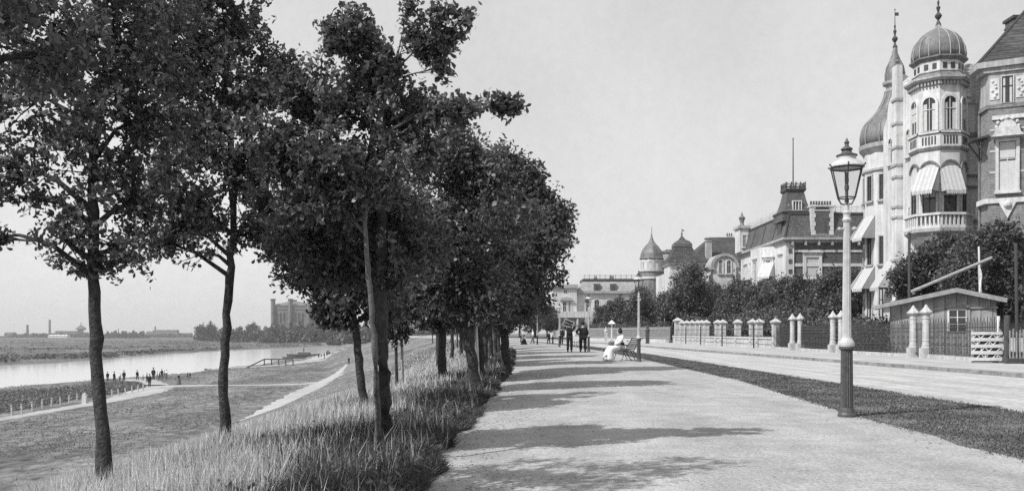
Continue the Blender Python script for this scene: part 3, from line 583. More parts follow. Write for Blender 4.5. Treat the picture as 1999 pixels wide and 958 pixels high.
# ---------------------------------------------------------------- buildings
def arch_pts(a0, a1, z0, z1, n=8): # door-shaped outline with a round head
    c, rr = (a0+a1)/2, (a1-a0)/2; zs = z1-rr
    return [(a0, z0), (a1, z0)]+[(c+rr*math.cos(math.pi*i/n), zs+rr*math.sin(math.pi*i/n)) for i in range(n+1)]
def rect_pts(a0, a1, z0, z1): return [(a0, z0), (a1, z0), (a1, z1), (a0, z1)]
def window(root, F, a, z0, z1, wd, arch=False, fr=.12, proud=.09, sill=True, hood=False, frm='trim', pane='pane', bars=True, keystone=False):
    a0, a1 = a-wd/2, a+wd/2; P = arch_pts if arch else rect_pts
    outer = P(a0-fr, a1+fr, z0-.02, z1+fr); inner = P(a0, a1, z0, z1)
    if not arch: outer = rect_pts(a0-fr, a1+fr, z0-fr*.5, z1+fr)
    mb = MB().ring(F, outer, inner, -.05, proud)
    if keystone: mb.fbox(F, a-.09, a+.09, 0, proud+.06, z1-.02, z1+fr+.14)
    o = mb.build('window', M[frm], root)
    MB().prism(F, inner, -.04, .012).build('pane', M[pane], o)
    g = MB(); s = .035
    if bars:
        g.fbox(F, a-s/2, a+s/2, .014, .05, z0, z1-(wd/2*.1 if arch else 0)); zt = z0+(z1-z0)*.64; g.fbox(F, a0, a1, .016, .055, zt-s/2, zt+s/2)
        g.fbox(F, a0, a0+s, .013, .05, z0, z1-(wd/2 if arch else 0)); g.fbox(F, a1-s, a1, .013, .05, z0, z1-(wd/2 if arch else 0))
        g.build('glazing_bars', M['dark' if pane == 'pane' and frm != 'trim' else 'trim'], o)
    rw = random.Random(int(a*97+z0*31+F.o.x*13+F.o.y*7))
    if pane == 'pane' and bars and rw.random() < .75:
        c_ = MB(); k_ = rw.random(); zc = z1-(wd/2 if arch else .04)
        if k_ < .45: c_.fbox(F, a0+.04, a0+wd*.3, .0125, .0135, z0+.04, zc).fbox(F, a1-wd*.3, a1-.04, .0125, .0135, z0+.04, zc)
        else: c_.fbox(F, a0+.04, a1-.04, .0125, .0135, zc-(z1-z0)*rw.uniform(.2, .5), zc)
        c_.build('curtain', M['blind'], o)
    if sill: MB().fbox(F, a0-fr-.06, a1+fr+.06, -.02, proud+.1, z0-fr*.5-.12, z0-fr*.5-.002).build('sill', M[frm], o)
    if hood: MB().fbox(F, a0-fr-.12, a1+fr+.12, -.02, proud+.16, z1+fr+.16, z1+fr+.28).fbox(F, a0-fr-.03, a1+fr+.03, -.02, proud+.06, z1+fr+.002, z1+fr+.158).build('hood', M[frm], o)
    return o
def bands(root, F, a0, a1, zs, m='trim', t=.1, name='string_course'):
    for z0, z1 in zs: MB().fbox(F, a0, a1, -.03, t, z0, z1).build(name, M[m], root)
def awning(root, F, a, z0, z1, wd, out, stripes=True):
    mb = MB(); n = 9
    o = MB(); st = MB()
    for i in range(n):
        x0, x1 = a-wd/2+wd*i/n, a-wd/2+wd*(i+1)/n; q = (o if i % 2 == 0 or not stripes else st)
        sag = .02*math.sin(i)
        q.loft([[F.p(x0, .02, z1), F.p(x1, .02, z1), F.p(x1, .02, z1-.03), F.p(x0, .02, z1-.03)], [F.p(x0, out, z0+sag), F.p(x1, out, z0+sag), F.p(x1, out-.03, z0-.03), F.p(x0, out-.03, z0-.03)]])
        q.prism(F, [(x0, z0), (x1, z0), (x1, z0-.16), ((x0+x1)/2, z0-.25), (x0, z0-.16)], out-.012, out+.012)
    for sx in (a-wd/2, a+wd/2):
        o.add([F.p(sx, .03, z1), F.p(sx, out-.02, z0), F.p(sx, .03, z0)], [(0, 1, 2)])
    oo = o.build('awning', M['canvas'], root)
    if st.v: st.build('stripes', M['canvas_stripe'], oo)
    MB().tube([F.p(a-wd/2, .03, z0), F.p(a-wd/2, out-.04, z0-.03)], .02, 4).tube([F.p(a+wd/2, .03, z0), F.p(a+wd/2, out-.04, z0-.03)], .02, 4).build('awning_arms', M['iron'], oo)
    return oo
def octa(cx, cy, r, n=8, rot=None):
    rot = math.pi/n if rot is None else rot
    return [(cx+r*math.cos(rot+2*math.pi*i/n), cy+r*math.sin(rot+2*math.pi*i/n)) for i in range(n)]
def facet(cx, cy, r, k, n=8, rot=None):
    P = octa(cx, cy, r, n, rot); a, b = P[k % n], P[(k+1) % n]; mx, my = (a[0]+b[0])/2, (a[1]+b[1])/2
    return Fr((mx, my, 0), (b[0]-a[0], b[1]-a[1]), (mx-cx, my-cy)), math.hypot(b[0]-a[0], b[1]-a[1])
def finial(root, cx, cy, z0, z1, s=1.0, m='iron', vane=False):
    H = z1-z0; pr = [(.16*s, z0), (.1*s, z0+.06*H), (.05*s, z0+.12*H), (.16*s, z0+.18*H), (.2*s, z0+.22*H), (.15*s, z0+.26*H), (.05*s, z0+.31*H), (.1*s, z0+.4*H), (.12*s, z0+.43*H), (.04*s, z0+.47*H), (.07*s, z0+.56*H), (.03*s, z0+.6*H), (.018*s, z1)]
    mb = MB().lathe(cx, cy, pr, 8)
    if vane: mb.box(cx-.02, cx+.28, cy-.01, cy+.01, z1-.42*s, z1-.2*s).ball((cx, cy, z1), .05*s, 6, 4)
    return mb.build('finial', M[m], root)
def chimney(parent, x0, x1, y0, y1, z0, z1, m='brick', pots=3, capm='trim', quoin=False):
    c = MB().box(x0, x1, y0, y1, z0, z1).build('chimney', M[m], parent)
    MB().box(x0-.1, x1+.1, y0-.1, y1+.1, z1, z1+.16).box(x0-.05, x1+.05, y0-.05, y1+.05, z1-.4, z1-.3).build('chimney_cap', M[capm], c)
    mb = MB()
    for i in range(pots):
        px_ = x0+(x1-x0)*(i+.5)/pots; mb.lathe(px_, (y0+y1)/2, [(.11, z1+.16), (.13, z1+.2), (.09, z1+.55), (.11, z1+.6), (.11, z1+.62)], 8)
    if pots: mb.build('chimney_pots', M['wood_dark'], c)
    return c
# ---- white villa with corner tower --------------------------------------------------
V4 = thing('white_villa', 'tall white villa with domed octagonal corner tower, bell-roofed turret and striped awnings', 'villa', (26.5, 55, 0))
FX, FY = 26.65, 54.6  # street front looks to -x, side wall to -y
body = MB().box(FX, 38, FY, 62.6, 0, 15.6).build('wall', M['plaster'], V4)
Fw = Fr((FX, FY, 0), (0, 1), (-1, 0)); Fs = Fr((FX, FY, 0), (1, 0), (0, -1))
bands(V4, Fs, 1.2, 11.8, [(1.2, 1.5), (7.1, 7.2), (8.0, 8.12), (10.05, 10.2), (10.75, 10.9), (13.2, 13.45)], 'lead', .1)
bands(V4, Fs, 1.2, 11.8, [(5.55, 5.65), (4.2, 4.3)], 'lead', .06)
MB().fbox(Fs, -.2, 12, -.1, .35, 15.6, 15.85).fbox(Fs, -.1, 12, -.1, .2, 15.3, 15.598).build('cornice', M['trim'], V4)
MB().fbox(Fs, 1.9, 5.2, .004, .03, 13.5, 15.25).build('grey_wall_panel', M['plaster2'], V4)  # greyer plaster panel high on the side wall
MB().loft([[(FX, FY, 15.86), (38, FY, 15.86), (38, 62.5, 15.86), (FX, 62.5, 15.86)], [(FX+1.6, FY+1.6, 18.2), (36, FY+1.6, 18.2), (36, 61, 18.2), (FX+1.6, 61, 18.2)]]).build('roof', M['slate_pale'], V4)
for zz in (11.4, 7.45): MB().fbox(Fs, 2.25, 2.95, -.02, .02, zz, zz+.28).build('vent', M['iron'], V4)
bands(V4, Fw, 1.5, 7.9, [(1.2, 1.5), (5.3, 5.45), (8.9, 9.05), (12.2, 12.35)], 'trim', .12)
for a_, z_ in ((2.3, 2), (2.3, 5.9), (2.3, 9.6)): window(V4, Fw, a_, z_, z_+2.3, 1.1, hood=True)
for a_, z_ in ((6.9, 4.4), (4.2, 4.1)): awning(V4, Fr((FX-.35, FY, 0), (0, 1), (-1, 0)), a_, z_-.1, z_+1.8, 1.4, 1.2)
# gabled centre with its tall pilaster pinnacle
gab = MB().prism(Fr((FX-.35, FY, 0), (0, 1), (-1, 0)), [(3.0, 0), (8.2, 0), (8.2, 15.5), (7.6, 16.2), (7.3, 17.2), (6.2, 17.9), (5.6, 18.7), (5.0, 17.9), (3.9, 17.2), (3.6, 16.2), (3.0, 15.5)], -.55, 0.0).build('gable', M['plaster'], V4)
Fg = Fr((FX-.35, FY, 0), (0, 1), (-1, 0))
MB().fbox(Fg, 5.1, 5.8, .004, .42, 1, 19.2).build('pilaster', M['plaster'], gab)
mb = MB()
for zz in (3.2, 6.0, 8.9, 9.6, 11.6, 12.4, 13.6, 15.2, 16.8): mb.fbox(Fg, 5.04, 5.86, .0, .5, zz, zz+.16)
mb.build('pilaster_bands', M['plaster2'], gab)
finial(V4, FX-.55, FY+5.45, 19.2, 20.6, .8, 'lead')
window(V4, Fg, 4.1, 12.9, 14.6, .6, arch=True); window(V4, Fg, 6.9, 12.9, 14.6, .6, arch=True)
# iron balconies on the front
for a_, z_ in ((2.3, 8.9),):
    mb = MB().fbox(Fw, a_-.9, a_+.9, 0, .8, z_-.5, z_-.35)
    for i in range(10): mb.fbox(Fw, a_-.9+.2*i-.012, a_-.9+.2*i+.012, .76, .79, z_-.35, z_+.35)
    mb.fbox(Fw, a_-.92, a_+.92, .74, .81, z_+.35, z_+.4); mb.build('balcony', M['iron'], V4)
# corner tower
tx, ty = 26.25, 54.6; r0 = 1.55
MB().poly(octa(tx, ty, r0), 7.4, 16.05).build('tower', M['plaster'], V4)
tw = V4
MB().loft([[(x, y, z) for x, y in octa(tx, ty, rr)] for rr, z in ((.5, 4.9), (.8, 5.3), (1.2, 6.2), (1.7, 7.0), (1.95, 7.25), (1.95, 7.42))]).build('corbel', M['plaster2'], V4)
MB().loft([[(x, y, z) for x, y in octa(tx, ty, rr)] for rr, z in ((1.2, .05), (1.2, 6.1))]).build('tower_base', M['plaster'], V4)
# balcony parapet with balusters
for k in range(8):
    F, L = facet(tx, ty, 1.93, k)
    mb = MB().fbox(F, -L/2-.04, L/2+.04, -.16, .02, 7.43, 7.62).fbox(F, -L/2-.04, L/2+.04, -.18, .05, 8.22, 8.36)
    for i in range(6): mb.fbox(F, -L/2+.12+i*(L-.24)/5-.05, -L/2+.12+i*(L-.24)/5+.05, -.12, -.02, 7.62, 8.22)
    if k in (2, 3, 4, 5, 6): mb.build('balustrade', M['trim'], V4)
FK = [k for k in range(8) if facet(tx, ty, 1, k)[0].n.dot(Vector((-.43, -.9, 0))) > .1 or facet(tx, ty, 1, k)[0].n.dot(Vector((-1, 0, 0))) > .5]
for k in FK:
    F, L = facet(tx, ty, r0, k)
    window(V4, F, 0, 8.35, 9.85, .78, frm='stone', pane='pane', bars=True)
    window(V4, F, 0, 13.35, 15.35, .74, arch=True, fr=.16, proud=.1, hood=False, sill=True)
    # arched hood mould over the lower windows
    o_, i_ = [], []
    for j in range(9): t = math.pi*j/8; o_.append((.6*math.cos(t), 10.95+.6*math.sin(t))); i_.append((.5*math.cos(t), 10.95+.5*math.sin(t)))
    mb = MB()
    for j in range(8): mb.prism(F, [o_[j], o_[j+1], i_[j+1], i_[j]], .002, .12)
    mb.build('hood_mould', M['lead'], V4)
    mb = MB(); n_ = 5
    for j in range(n_): mb.fbox(F, -.36+j*.18-.04, -.36+j*.18+.04, .1, .125, 12.5, 12.98)
    p_ = MB().fbox(F, -L/2-.05, L/2+.05, 0.0, .1, 12.35, 13.12).build('parapet_panel', M['trim'], V4); mb.build('slots', M['dark'], p_)
    # dentils
    mb = MB()
    for j in range(7): mb.fbox(F, -.6+j*.2-.05, -.6+j*.2+.05, .03, .2, 16.06, 16.28)
    mb.build('dentils', M['lead_seam'], V4)
def oring(rr0, rr1, z0, z1): return [[(x, y, z0) for x, y in octa(tx, ty, rr0)], [(x, y, z1) for x, y in octa(tx, ty, rr1)]]
MB().loft(oring(r0+.1, r0+.14, 12.18, 12.34)).loft(oring(r0+.14, r0+.2, 13.122, 13.24)).build('tower_moulding', M['lead'], V4)
MB().loft(oring(r0+.05, r0+.1, 16.05, 16.3)).loft(oring(r0+.28, r0+.42, 16.302, 16.42)).loft(oring(r0+.42, r0+.42, 16.422, 16.55)).build('tower_cornice', M['plaster2'], V4)
MB().loft(oring(1.42, 1.42, 16.85, 17.6)).build('drum', M['plaster'], V4); MB().loft(oring(r0+.34, 1.5, 16.552, 16.85)).build('drum_skirt', M['lead'], V4)
MB().loft(oring(1.52, 1.48, 16.88, 16.95)).build('drum_moulding', M['lead'], V4)
for k in FK:
    F, L = facet(tx, ty, 1.42, k); mb = MB()
    for a_ in (-.24, .24): mb.fbox(F, a_-.12, a_+.12, .002, .03, 17.08, 17.42)
    mb.build('drum_window', M['dark'], V4)
MB().loft(oring(1.48, 1.66, 17.6, 17.76)).loft(oring(1.66, 1.66, 17.762, 17.86)).build('drum_cornice', M['lead'], V4)
dz = [(1.52, 17.86), (1.54, 18.2), (1.48, 18.6), (1.33, 18.98), (1.07, 19.32), (.75, 19.58), (.42, 19.76), (.18, 19.9), (.1, 20.15)]
MB().lathe(tx, ty, dz, 24).build('dome', M['lead'], V4, smooth=True)
mb = MB()
for i in range(16):
    a_ = 2*math.pi*i/16; mb.tube([(tx+(r_+.015)*math.cos(a_), ty+(r_+.015)*math.sin(a_), z_) for r_, z_ in dz], .03, 4)
mb.build('dome_seams', M['lead_seam'], V4)
finial(V4, tx, ty, 20.1, 22.6, 1.1)
for a_k in FK[:4]:
    F, L = facet(tx, ty, r0, a_k)
    if F.n.dot(Vector((-.6, -.8, 0))) > .7: awning(V4, F, 0, 9.6, 11.2, 1.15, 1.25 if F.n.x < -.4 else .8)
# bell-roofed turret at the far end
ux, uy = 28.5, 66.0
MB().poly(octa(ux, uy, 2.2, 12, 0), 0, 14.9).build('turret', M['plaster'], V4)
MB().lathe(ux, uy, [(2.22, 14.4), (2.5, 14.75), (2.55, 15.05)], 24).lathe(ux, uy, [(2.2, 13.0), (2.32, 13.05), (2.32, 13.2), (2.2, 13.25)], 24).build('turret_cornice', M['plaster2'], V4)
bz = [(2.42, 15.05), (2.45, 15.7), (2.35, 16.3), (2.1, 16.8), (1.65, 17.25), (1.25, 17.7), (1.0, 18.2), (.8, 18.7), (.72, 19.0)]
MB().lathe(ux, uy, bz, 20).build('bell_roof', M['lead'], V4, smooth=True)
mb = MB()
for i in range(12):
    a_ = 2*math.pi*i/12+.2; mb.tube([(ux+(r_+.01)*math.cos(a_), uy+(r_+.01)*math.sin(a_), z_) for r_, z_ in bz], .03, 4)
mb.build('roof_seams', M['lead_seam'], V4)
MB().lathe(ux, uy, [(.72, 19.0), (.76, 19.05), (.76, 19.15), (.6, 19.2), (.6, 19.5), (.85, 19.6), (.88, 19.8)], 12).build('lantern', M['plaster2'], V4)
MB().lathe(ux, uy, [(.72, 19.8), (.72, 20.4), (.62, 20.95), (.4, 21.4), (.22, 21.9), (.1, 22.5)], 12).build('lantern_roof', M['lead'], V4)
finial(V4, ux, uy, 22.4, 25.2, 1.1, 'iron', True)
for k in range(12):
    F, L = facet(ux, uy, 2.2, k, 12, 0)
    if F.n.dot(Vector((-.38, -.92, 0))) > .1:
        window(V4, F, 0, 10.9, 12.7, .5, fr=.1, frm='plaster2'); window(V4, F, 0, 6.2, 8.2, .5, fr=.1, frm='plaster2'); window(V4, F, 0, 2.2, 4.4, .5, fr=.1, frm='plaster2')
        if F.n.x < -.8: awning(V4, F, 0, 8.1, 9.8, 1.1, 1.15); awning(V4, F, 0, 4.4, 6.1, 1.1, 1.15)
# ---- brick house at the right edge ----------------------------------------------------
ang = R(-27); uu = Vector((math.cos(ang), math.sin(ang), 0)); nn = Vector((-math.sin(ang)*-1, -math.cos(ang), 0)); nn = Vector((math.sin(ang), -math.cos(ang), 0))
O5 = at(1930, 650, 46); O5.z = 0
V5 = thing('brick_house', 'dark brick house with white carved window surrounds and steep tiled roof at the right edge', 'house', tuple(O5))
F5 = Fr(O5, uu, nn); back = -nn
def p5(a, t): v = F5.p(a, t, 0); return (v.x, v.y)
plan = [p5(0, 0), p5(6.5, 0), p5(7.4, -.9), p5(13, -.9), p5(13, -7), p5(-.34, -7), p5(-.34, -1.0)]
MB().poly(plan, 0, 12.9).build('wall', M['brick_pale'], V5)
MB().poly(plan, 12.9, 14.6).build('top_storey', M['plaster2'], V5)
def grow(P, d):
    cx_, cy_ = sum(p[0] for p in P)/len(P), sum(p[1] for p in P)/len(P)
    return [(p[0]+(p[0]-cx_)/math.hypot(p[0]-cx_, p[1]-cy_)*d, p[1]+(p[1]-cy_)/math.hypot(p[0]-cx_, p[1]-cy_)*d) for p in P]
MB().poly(grow(plan, .12), 12.75, 12.95).build('string_course', M['brick_pale'], V5)
MB().poly(grow(plan, .22), 7.85, 8.1).build('string_course', M['trim'], V5)
MB().poly(grow(plan, .3), 6.2, 6.38).poly(grow(plan, .2), 6.0, 6.198).build('string_course', M['trim'], V5)
MB().poly(grow(plan, .25), 14.6, 14.85).poly(grow(plan, .55), 14.852, 15.15).build('cornice', M['plaster2'], V5)
MB().poly(grow(plan, .1), 0, 1.0).build('plinth', M['stone'], V5)
ap = [p5(3.2, -3.9), p5(4.4, -3.9)]
e = grow(plan, .5); zt = 20.6
mb = MB(); P = [(x, y, 15.16) for x, y in e]+[(*p5(3.4, -4.0), zt), (*p5(9.5, -4.0), zt)]
mb.add(P, [(0, 1, 7), (1, 2, 8), (1, 8, 7), (2, 3, 8), (3, 4, 8), (4, 5, 7), (4, 7, 8), (5, 6, 7), (6, 0, 7), (0, 1, 2, 3, 4, 5, 6)]); rf = mb.build('roof', M['tile'], V5)
mb = MB()
for a, b_ in ((0, 7), (1, 7), (5, 7)): mb.tube([P[a], P[b_]], .08, 5)
mb.build('ridge_tiles', M['iron'], rf)
c = p5(1.55, -5.2); chimney(rf, c[0]-.45, c[0]+.45, c[1]-.45, c[1]+.45, 15.5, 18.7, 'brick', 0, 'iron')
Fl = Fr((*p5(-.34, -1.0), 0), (uu*.32+nn*.95), (-uu*.95+nn*.32)) # narrow canted side
bands(V5, F5, .05, 6.3, [(z_, z_+.1) for z_ in (3.0, 4.1, 9.4, 10.5, 11.6)], 'stone', .02)
window(V5, F5, .85, 12.98, 14.35, .5, frm='stone', sill=False, fr=.05)
for a_ in (.27, 1.45):
    mb = MB().fbox(F5, a_-.22, a_+.22, .0, .04, 13.2, 14.3)
    for j in range(6): mb.ball(F5.p(a_+.1*math.sin(j*2.3), .05, 13.35+j*.16), .08, 6, 4)
    mb.build('relief_panel', M['plaster'], V5)
def ornate(a, z0, z1, wd):
    o = window(V5, F5, a, z0, z1, wd, fr=.14, proud=.14, pane='pane', bars=True)
    MB().fbox(F5, a-wd/2, a+wd/2, .02, .04, z0+.02, z0+(z1-z0)*.6).fbox(F5, a-wd/2+.06, a+wd/2-.06, .021, .045, z0+(z1-z0)*.66, z1-.03).build('blind', M['blind'], o)
    # flared hood with shell crest
    mb = MB().loft([[F5.p(a-wd/2-.3, .1, z1+.15), F5.p(a+wd/2+.3, .1, z1+.15), F5.p(a+wd/2+.34, .55, z1+.2), F5.p(a-wd/2-.34, .55, z1+.2)], [F5.p(a-wd/2-.2, .08, z1+.4), F5.p(a+wd/2+.2, .08, z1+.4), F5.p(a+wd/2+.2, .34, z1+.4), F5.p(a-wd/2-.2, .34, z1+.4)], [F5.p(a-wd/2-.12, .05, z1+.72), F5.p(a+wd/2+.12, .05, z1+.72), F5.p(a+wd/2+.12, .2, z1+.72), F5.p(a-wd/2-.12, .2, z1+.72)]])
    h = mb.build('crest', M['plaster2'], o); mb = MB()
    for j in range(7):
        t = math.pi*j/6; mb.ball(F5.p(a+.5*math.cos(t), .15, z1+.75+.45*math.sin(t)), .09, 6, 4)
    mb.prism(F5, [(a+.42*math.cos(math.pi*j/8), z1+.72+.4*math.sin(math.pi*j/8)) for j in range(9)], .02, .14); mb.build('shell', M['plaster'], h)
    mb = MB().prism(F5, [(a-.5, z0-.42), (a+.5, z0-.42), (a, z0-1.45)], .003, .1); mb.ball(F5.p(a, .1, z0-.75), .2, 8, 5); mb.build('apron', M['trim'], o)
ornate(.85, 8.5, 11.0, .8); ornate(3.4, 8.5, 11.0, .8)
MB().fbox(F5, .15, 1.7, .0, .1, 12.15, 12.35).build('string_course', M['trim'], V5)
for a_ in (.85, 3.4):
    o = window(V5, F5, a_, 3.1, 5.2, .9, arch=True, fr=.2, proud=.12, keystone=True)
    mb = MB(); 
    for j in range(9): t = math.pi*j/8; mb.ball(F5.p(a_+.7*math.cos(t), .1, 4.75+.8*math.sin(t)), .1, 6, 4)
    mb.build('garland', M['trim'], o)
mb = MB().loft([[Fl.p(-.1, 0, 11.3), Fl.p(1.2, 0, 11.3), Fl.p(1.2, .75, 11.15), Fl.p(-.1, .75, 11.15)], [Fl.p(-.1, 0, 11.42), Fl.p(1.2, 0, 11.42), Fl.p(1.2, .78, 11.22), Fl.p(-.1, .78, 11.22)]]); mb.tube([Fl.p(.1, .05, 10.3), Fl.p(.1, .65, 11.15)], .05, 5).tube([Fl.p(1.0, .05, 10.3), Fl.p(1.0, .65, 11.15)], .05, 5); mb.build('canopy', M['iron'], V5)
MB().tube([(*p5(-.42, -1.05), .1), (*p5(-.42, -1.05), 12.7)], .06, 6).build('downpipe', M['lead'], V5)
# ---- mansard brick house ---------------------------------------------------------------
D3 = 87.0; X3 = (1535-CX)/FPX*D3
V3 = thing('mansard_house', 'brick villa with dark mansard roof, square roof pavilion and flagpole beyond the white villa', 'house', (X3, D3, 0))
F3s = Fr((X3, D3, 0), (1, 0), (0, -1)); F3w = Fr((X3, D3, 0), (0, 1), (-1, 0))
Z = lambda py, D: EYE+(HOR-py)/FPX*D
ze = Z(474, D3)
MB().box(X3, X3+12, D3, D3+17, 0, ze).build('wall', M['brick'], V3)
MB().fbox(F3w, -.06, 17, -.02, .07, 0, ze).fbox(F3s, -.06, .62, 0, .07, 0, ze-.001).build('front_wall', M['plaster'], V3)
mb = MB()
for i in range(9): mb.fbox(F3s, .2, .52, .06, .12, 1+i*1.0, 1.4+i*1.0)
mb.build('quoin_insets', M['brick'], V3)
bands(V3, F3s, .63, 12, [(Z(520, D3), Z(514, D3)), (Z(492, D3), Z(488, D3))], 'trim', .08)
MB().tube([F3s.p(.68, .12, .2), F3s.p(.68, .12, ze)], .06, 6).build('downpipe', M['trim'], V3)
o = window(V3, F3s, 2.55, Z(541, D3), Z(502, D3), 1.25, fr=.3, proud=.12, pane='blind', hood=True, bars=False)
# canted bay on the street front
bay = [(X3, D3+3.2), (X3-1.3, D3+4.6), (X3-1.3, D3+8.2), (X3, D3+9.6)]
MB().poly(bay, 0, ze).build('bay', M['plaster'], V3)
for (a, b_) in zip(bay[:-1], bay[1:]):
    L = math.hypot(b_[0]-a[0], b_[1]-a[1]); F = Fr(((a[0]+b_[0])/2, (a[1]+b_[1])/2, 0), (b_[0]-a[0], b_[1]-a[1]), (-(b_[1]-a[1]), b_[0]-a[0]))
    for z_ in (2.2, 6.3): window(V3, F, 0, z_, z_+2.3, 1.0, hood=True)
    if a is not bay[1]: awning(V3, F, 0, 6.9, 8.4, 1.4, 1.0, False)
for a_ in (1.7, 12.2, 15): 
    for z_ in (2.2, 6.3): window(V3, F3w, a_, z_, z_+2.4, 1.1, hood=True)
awning(V3, F3w, 12.2, 6.6, 8.5, 1.5, 1.2, False)
def inset(x0, x1, y0, y1, d): return [(x0-d, y0-d), (x1+d, y0-d), (x1+d, y1+d), (x0-d, y1+d)]
q = lambda d, z: [(x, y, z) for x, y in inset(X3, X3+12, D3, D3+17, d)]
MB().loft([q(.12, ze), q(.3, ze+.25), q(.5, ze+.28), q(.5, ze+.5)]).build('cornice', M['plaster2'], V3)
mb = MB(); 
for i in range(9): mb.fbox(F3s, .4+i*1.3, .6+i*1.3, .1, .4, ze-.25, ze+.2)
mb.build('brackets', M['plaster2'], V3)
zm = Z(418, D3)
rf = MB().loft([q(.25, ze+.502), q(-.02, ze+1.4), q(-.35, zm)]).build('mansard_roof', M['slate'], V3)
MB().loft([q(-.28, zm+.002), q(-.28, zm+.2)]).build('roof_kerb', M['iron'], rf)
br = MB()
for s_ in range(4):
    P0, P1 = q(.25, ze+.502)[s_], q(-.35, zm)[s_]; br.tube([P0, q(-.02, ze+1.4)[s_], P1], .1, 5)
for a_ in (4.0, 8.0, 12.0): br.tube([(X3-.25, D3+a_, ze+.55), (X3+.02, D3+a_, ze+1.4), (X3+.35, D3+a_, zm)], .08, 5)
br.build('hip_rolls', M['iron'], rf)
def rail(parent, A, B, z, h, name='roof_railing', m='trim', step=.5):
    A, B = Vector(A), Vector(B); L = (B-A).length; n = int(L/step); mb = MB(); d = (B-A)/L; F = Fr((A.x, A.y, 0), d, (-d.y, d.x))
    mb.fbox(F, 0, L, -.03, .03, z+h-.07, z+h).fbox(F, 0, L, -.03, .03, z+.08, z+.14)
    for i in range(n+1):
        a = L*i/n; mb.fbox(F, a-.05, a+.05, -.035, .035, z, z+h+.15)
        if i < n:
            b2 = a+L/n; s_ = .035; mb.prism(F, [(a, z+.14), (a+s_, z+.14), (b2, z+h-.07), (b2-s_, z+h-.07)], -.02, .02).prism(F, [(b2, z+.14), (b2-s_, z+.14), (a, z+h-.07), (a+s_, z+h-.07)], -.021, .021)
    return mb.build(name, M[m], parent)
rail(rf, (X3+.5, D3+.9, 0), (X3+.5, D3+16, 0), zm+.2, .7); rail(rf, (X3+4.6, D3+.9, 0), (X3+11, D3+.9, 0), zm+.2, .7)
# dormer on the front and side
MB().fbox(F3w, 1.4, 2.5, -.9, .1, ze+.9, ze+2.1).build('dormer', M['iron'], rf)
dm = MB().fbox(F3s, 2.8, 4.0, -.9, .05, ze+.55, ze+1.7).build('dormer', M['iron'], rf); MB().prism(F3s, arch_pts(3.0, 3.8, ze+.7, ze+1.55), .04, .08).build('pane', M['pane'], dm)
# roof pavilion
cx3, cy3 = X3+1.3, D3+2.0
pv = lambda h, z: [(cx3-h, cy3-h, z), (cx3+h, cy3-h, z), (cx3+h, cy3+h, z), (cx3-h, cy3+h, z)]
pvo = MB().loft([pv(1.55, zm-.6), pv(1.5, zm+.3), pv(1.25, zm+.6), pv(1.0, zm+1.5), pv(.82, Z(370, D3))]).build('roof_pavilion', M['slate'], V3)
MB().loft([pv(.9, Z(370, D3)), pv(1.0, Z(367, D3)), pv(1.0, Z(364, D3))]).loft([pv(1.55, zm+.12), pv(1.62, zm+.3), pv(1.55, zm+.4)]).build('pavilion_cornice', M['iron'], pvo)
Fp = Fr((cx3, cy3-1.2, 0), (1, 0), (0, -1))
mb = MB().fbox(Fp, -.5, .5, -.3, .14, zm+.4, zm+.52).fbox(Fp, -.45, .45, -.3, .14, zm+1.35, zm+1.45)
for a_ in (-.42, -.15, .15, .42): mb.fbox(Fp, a_-.04, a_+.04, -.3, .13, zm+.52, zm+1.35)
mb.build('pavilion_window', M['trim'], pvo)
zz = Z(364, D3)
for A, B in (((-1, -1), (1, -1)), ((-1, 1), (1, 1)), ((-1, -1), (-1, 1)), ((1, -1), (1, 1))): rail(pvo, (cx3+A[0]*.92, cy3+A[1]*.92, 0), (cx3+B[0]*.92, cy3+B[1]*.92, 0), zz, .5, 'crest_railing', 'iron', .4)
MB().tube([(cx3, cy3, zz), (cx3, cy3, Z(262, D3))], [.07, .045], 6).ball((cx3, cy3, Z(262, D3)), .08, 6, 4).build('flagpole', M['wood_dark'], V3)
c3 = chimney(V3, at(1583, 0, D3).x, at(1626, 0, D3).x, D3-.12, D3+.9, ze+.8, Z(404, D3), 'brick', 8)
mb = MB(); xa, xb = at(1583, 0, D3).x, at(1626, 0, D3).x
for i in range(7):
    l = .3 if i % 2 else .42; z_ = ze+.8+i*.42; mb.box(xa-.02, xa+l, D3-.16, D3+.5, z_, z_+.4).box(xb-l, xb+.02, D3-.16, D3+.5, z_, z_+.4)
mb.box(xa-.05, xb+.05, D3-.17, D3+.5, ze+.6, ze+.798); mb.build('quoins', M['trim'], c3)
# corner finial gablet at the far end of the front
xg = X3-.6; gb = MB().box(xg-.1, xg+1.0, D3+15.0, D3+17.2, ze+.5, ze+3.2).build('gable_tower', M['plaster'], V3)
MB().box(xg-.3, xg+1.2, D3+14.8, D3+17.4, ze+3.202, ze+3.5).build('gable_cornice', M['plaster2'], gb); MB().lathe(xg+.4, D3+16, [(.35, ze+3.5), (.2, ze+3.9), (.3, ze+4.3), (.42, ze+4.5), (.15, ze+4.8), (.03, ze+5.2)], 8).build('urn', M['lead'], gb)
window(V3, Fr((xg+.45, D3+15, 0), (1, 0), (0, -1)), 0, ze+1.1, ze+2.4, .45)
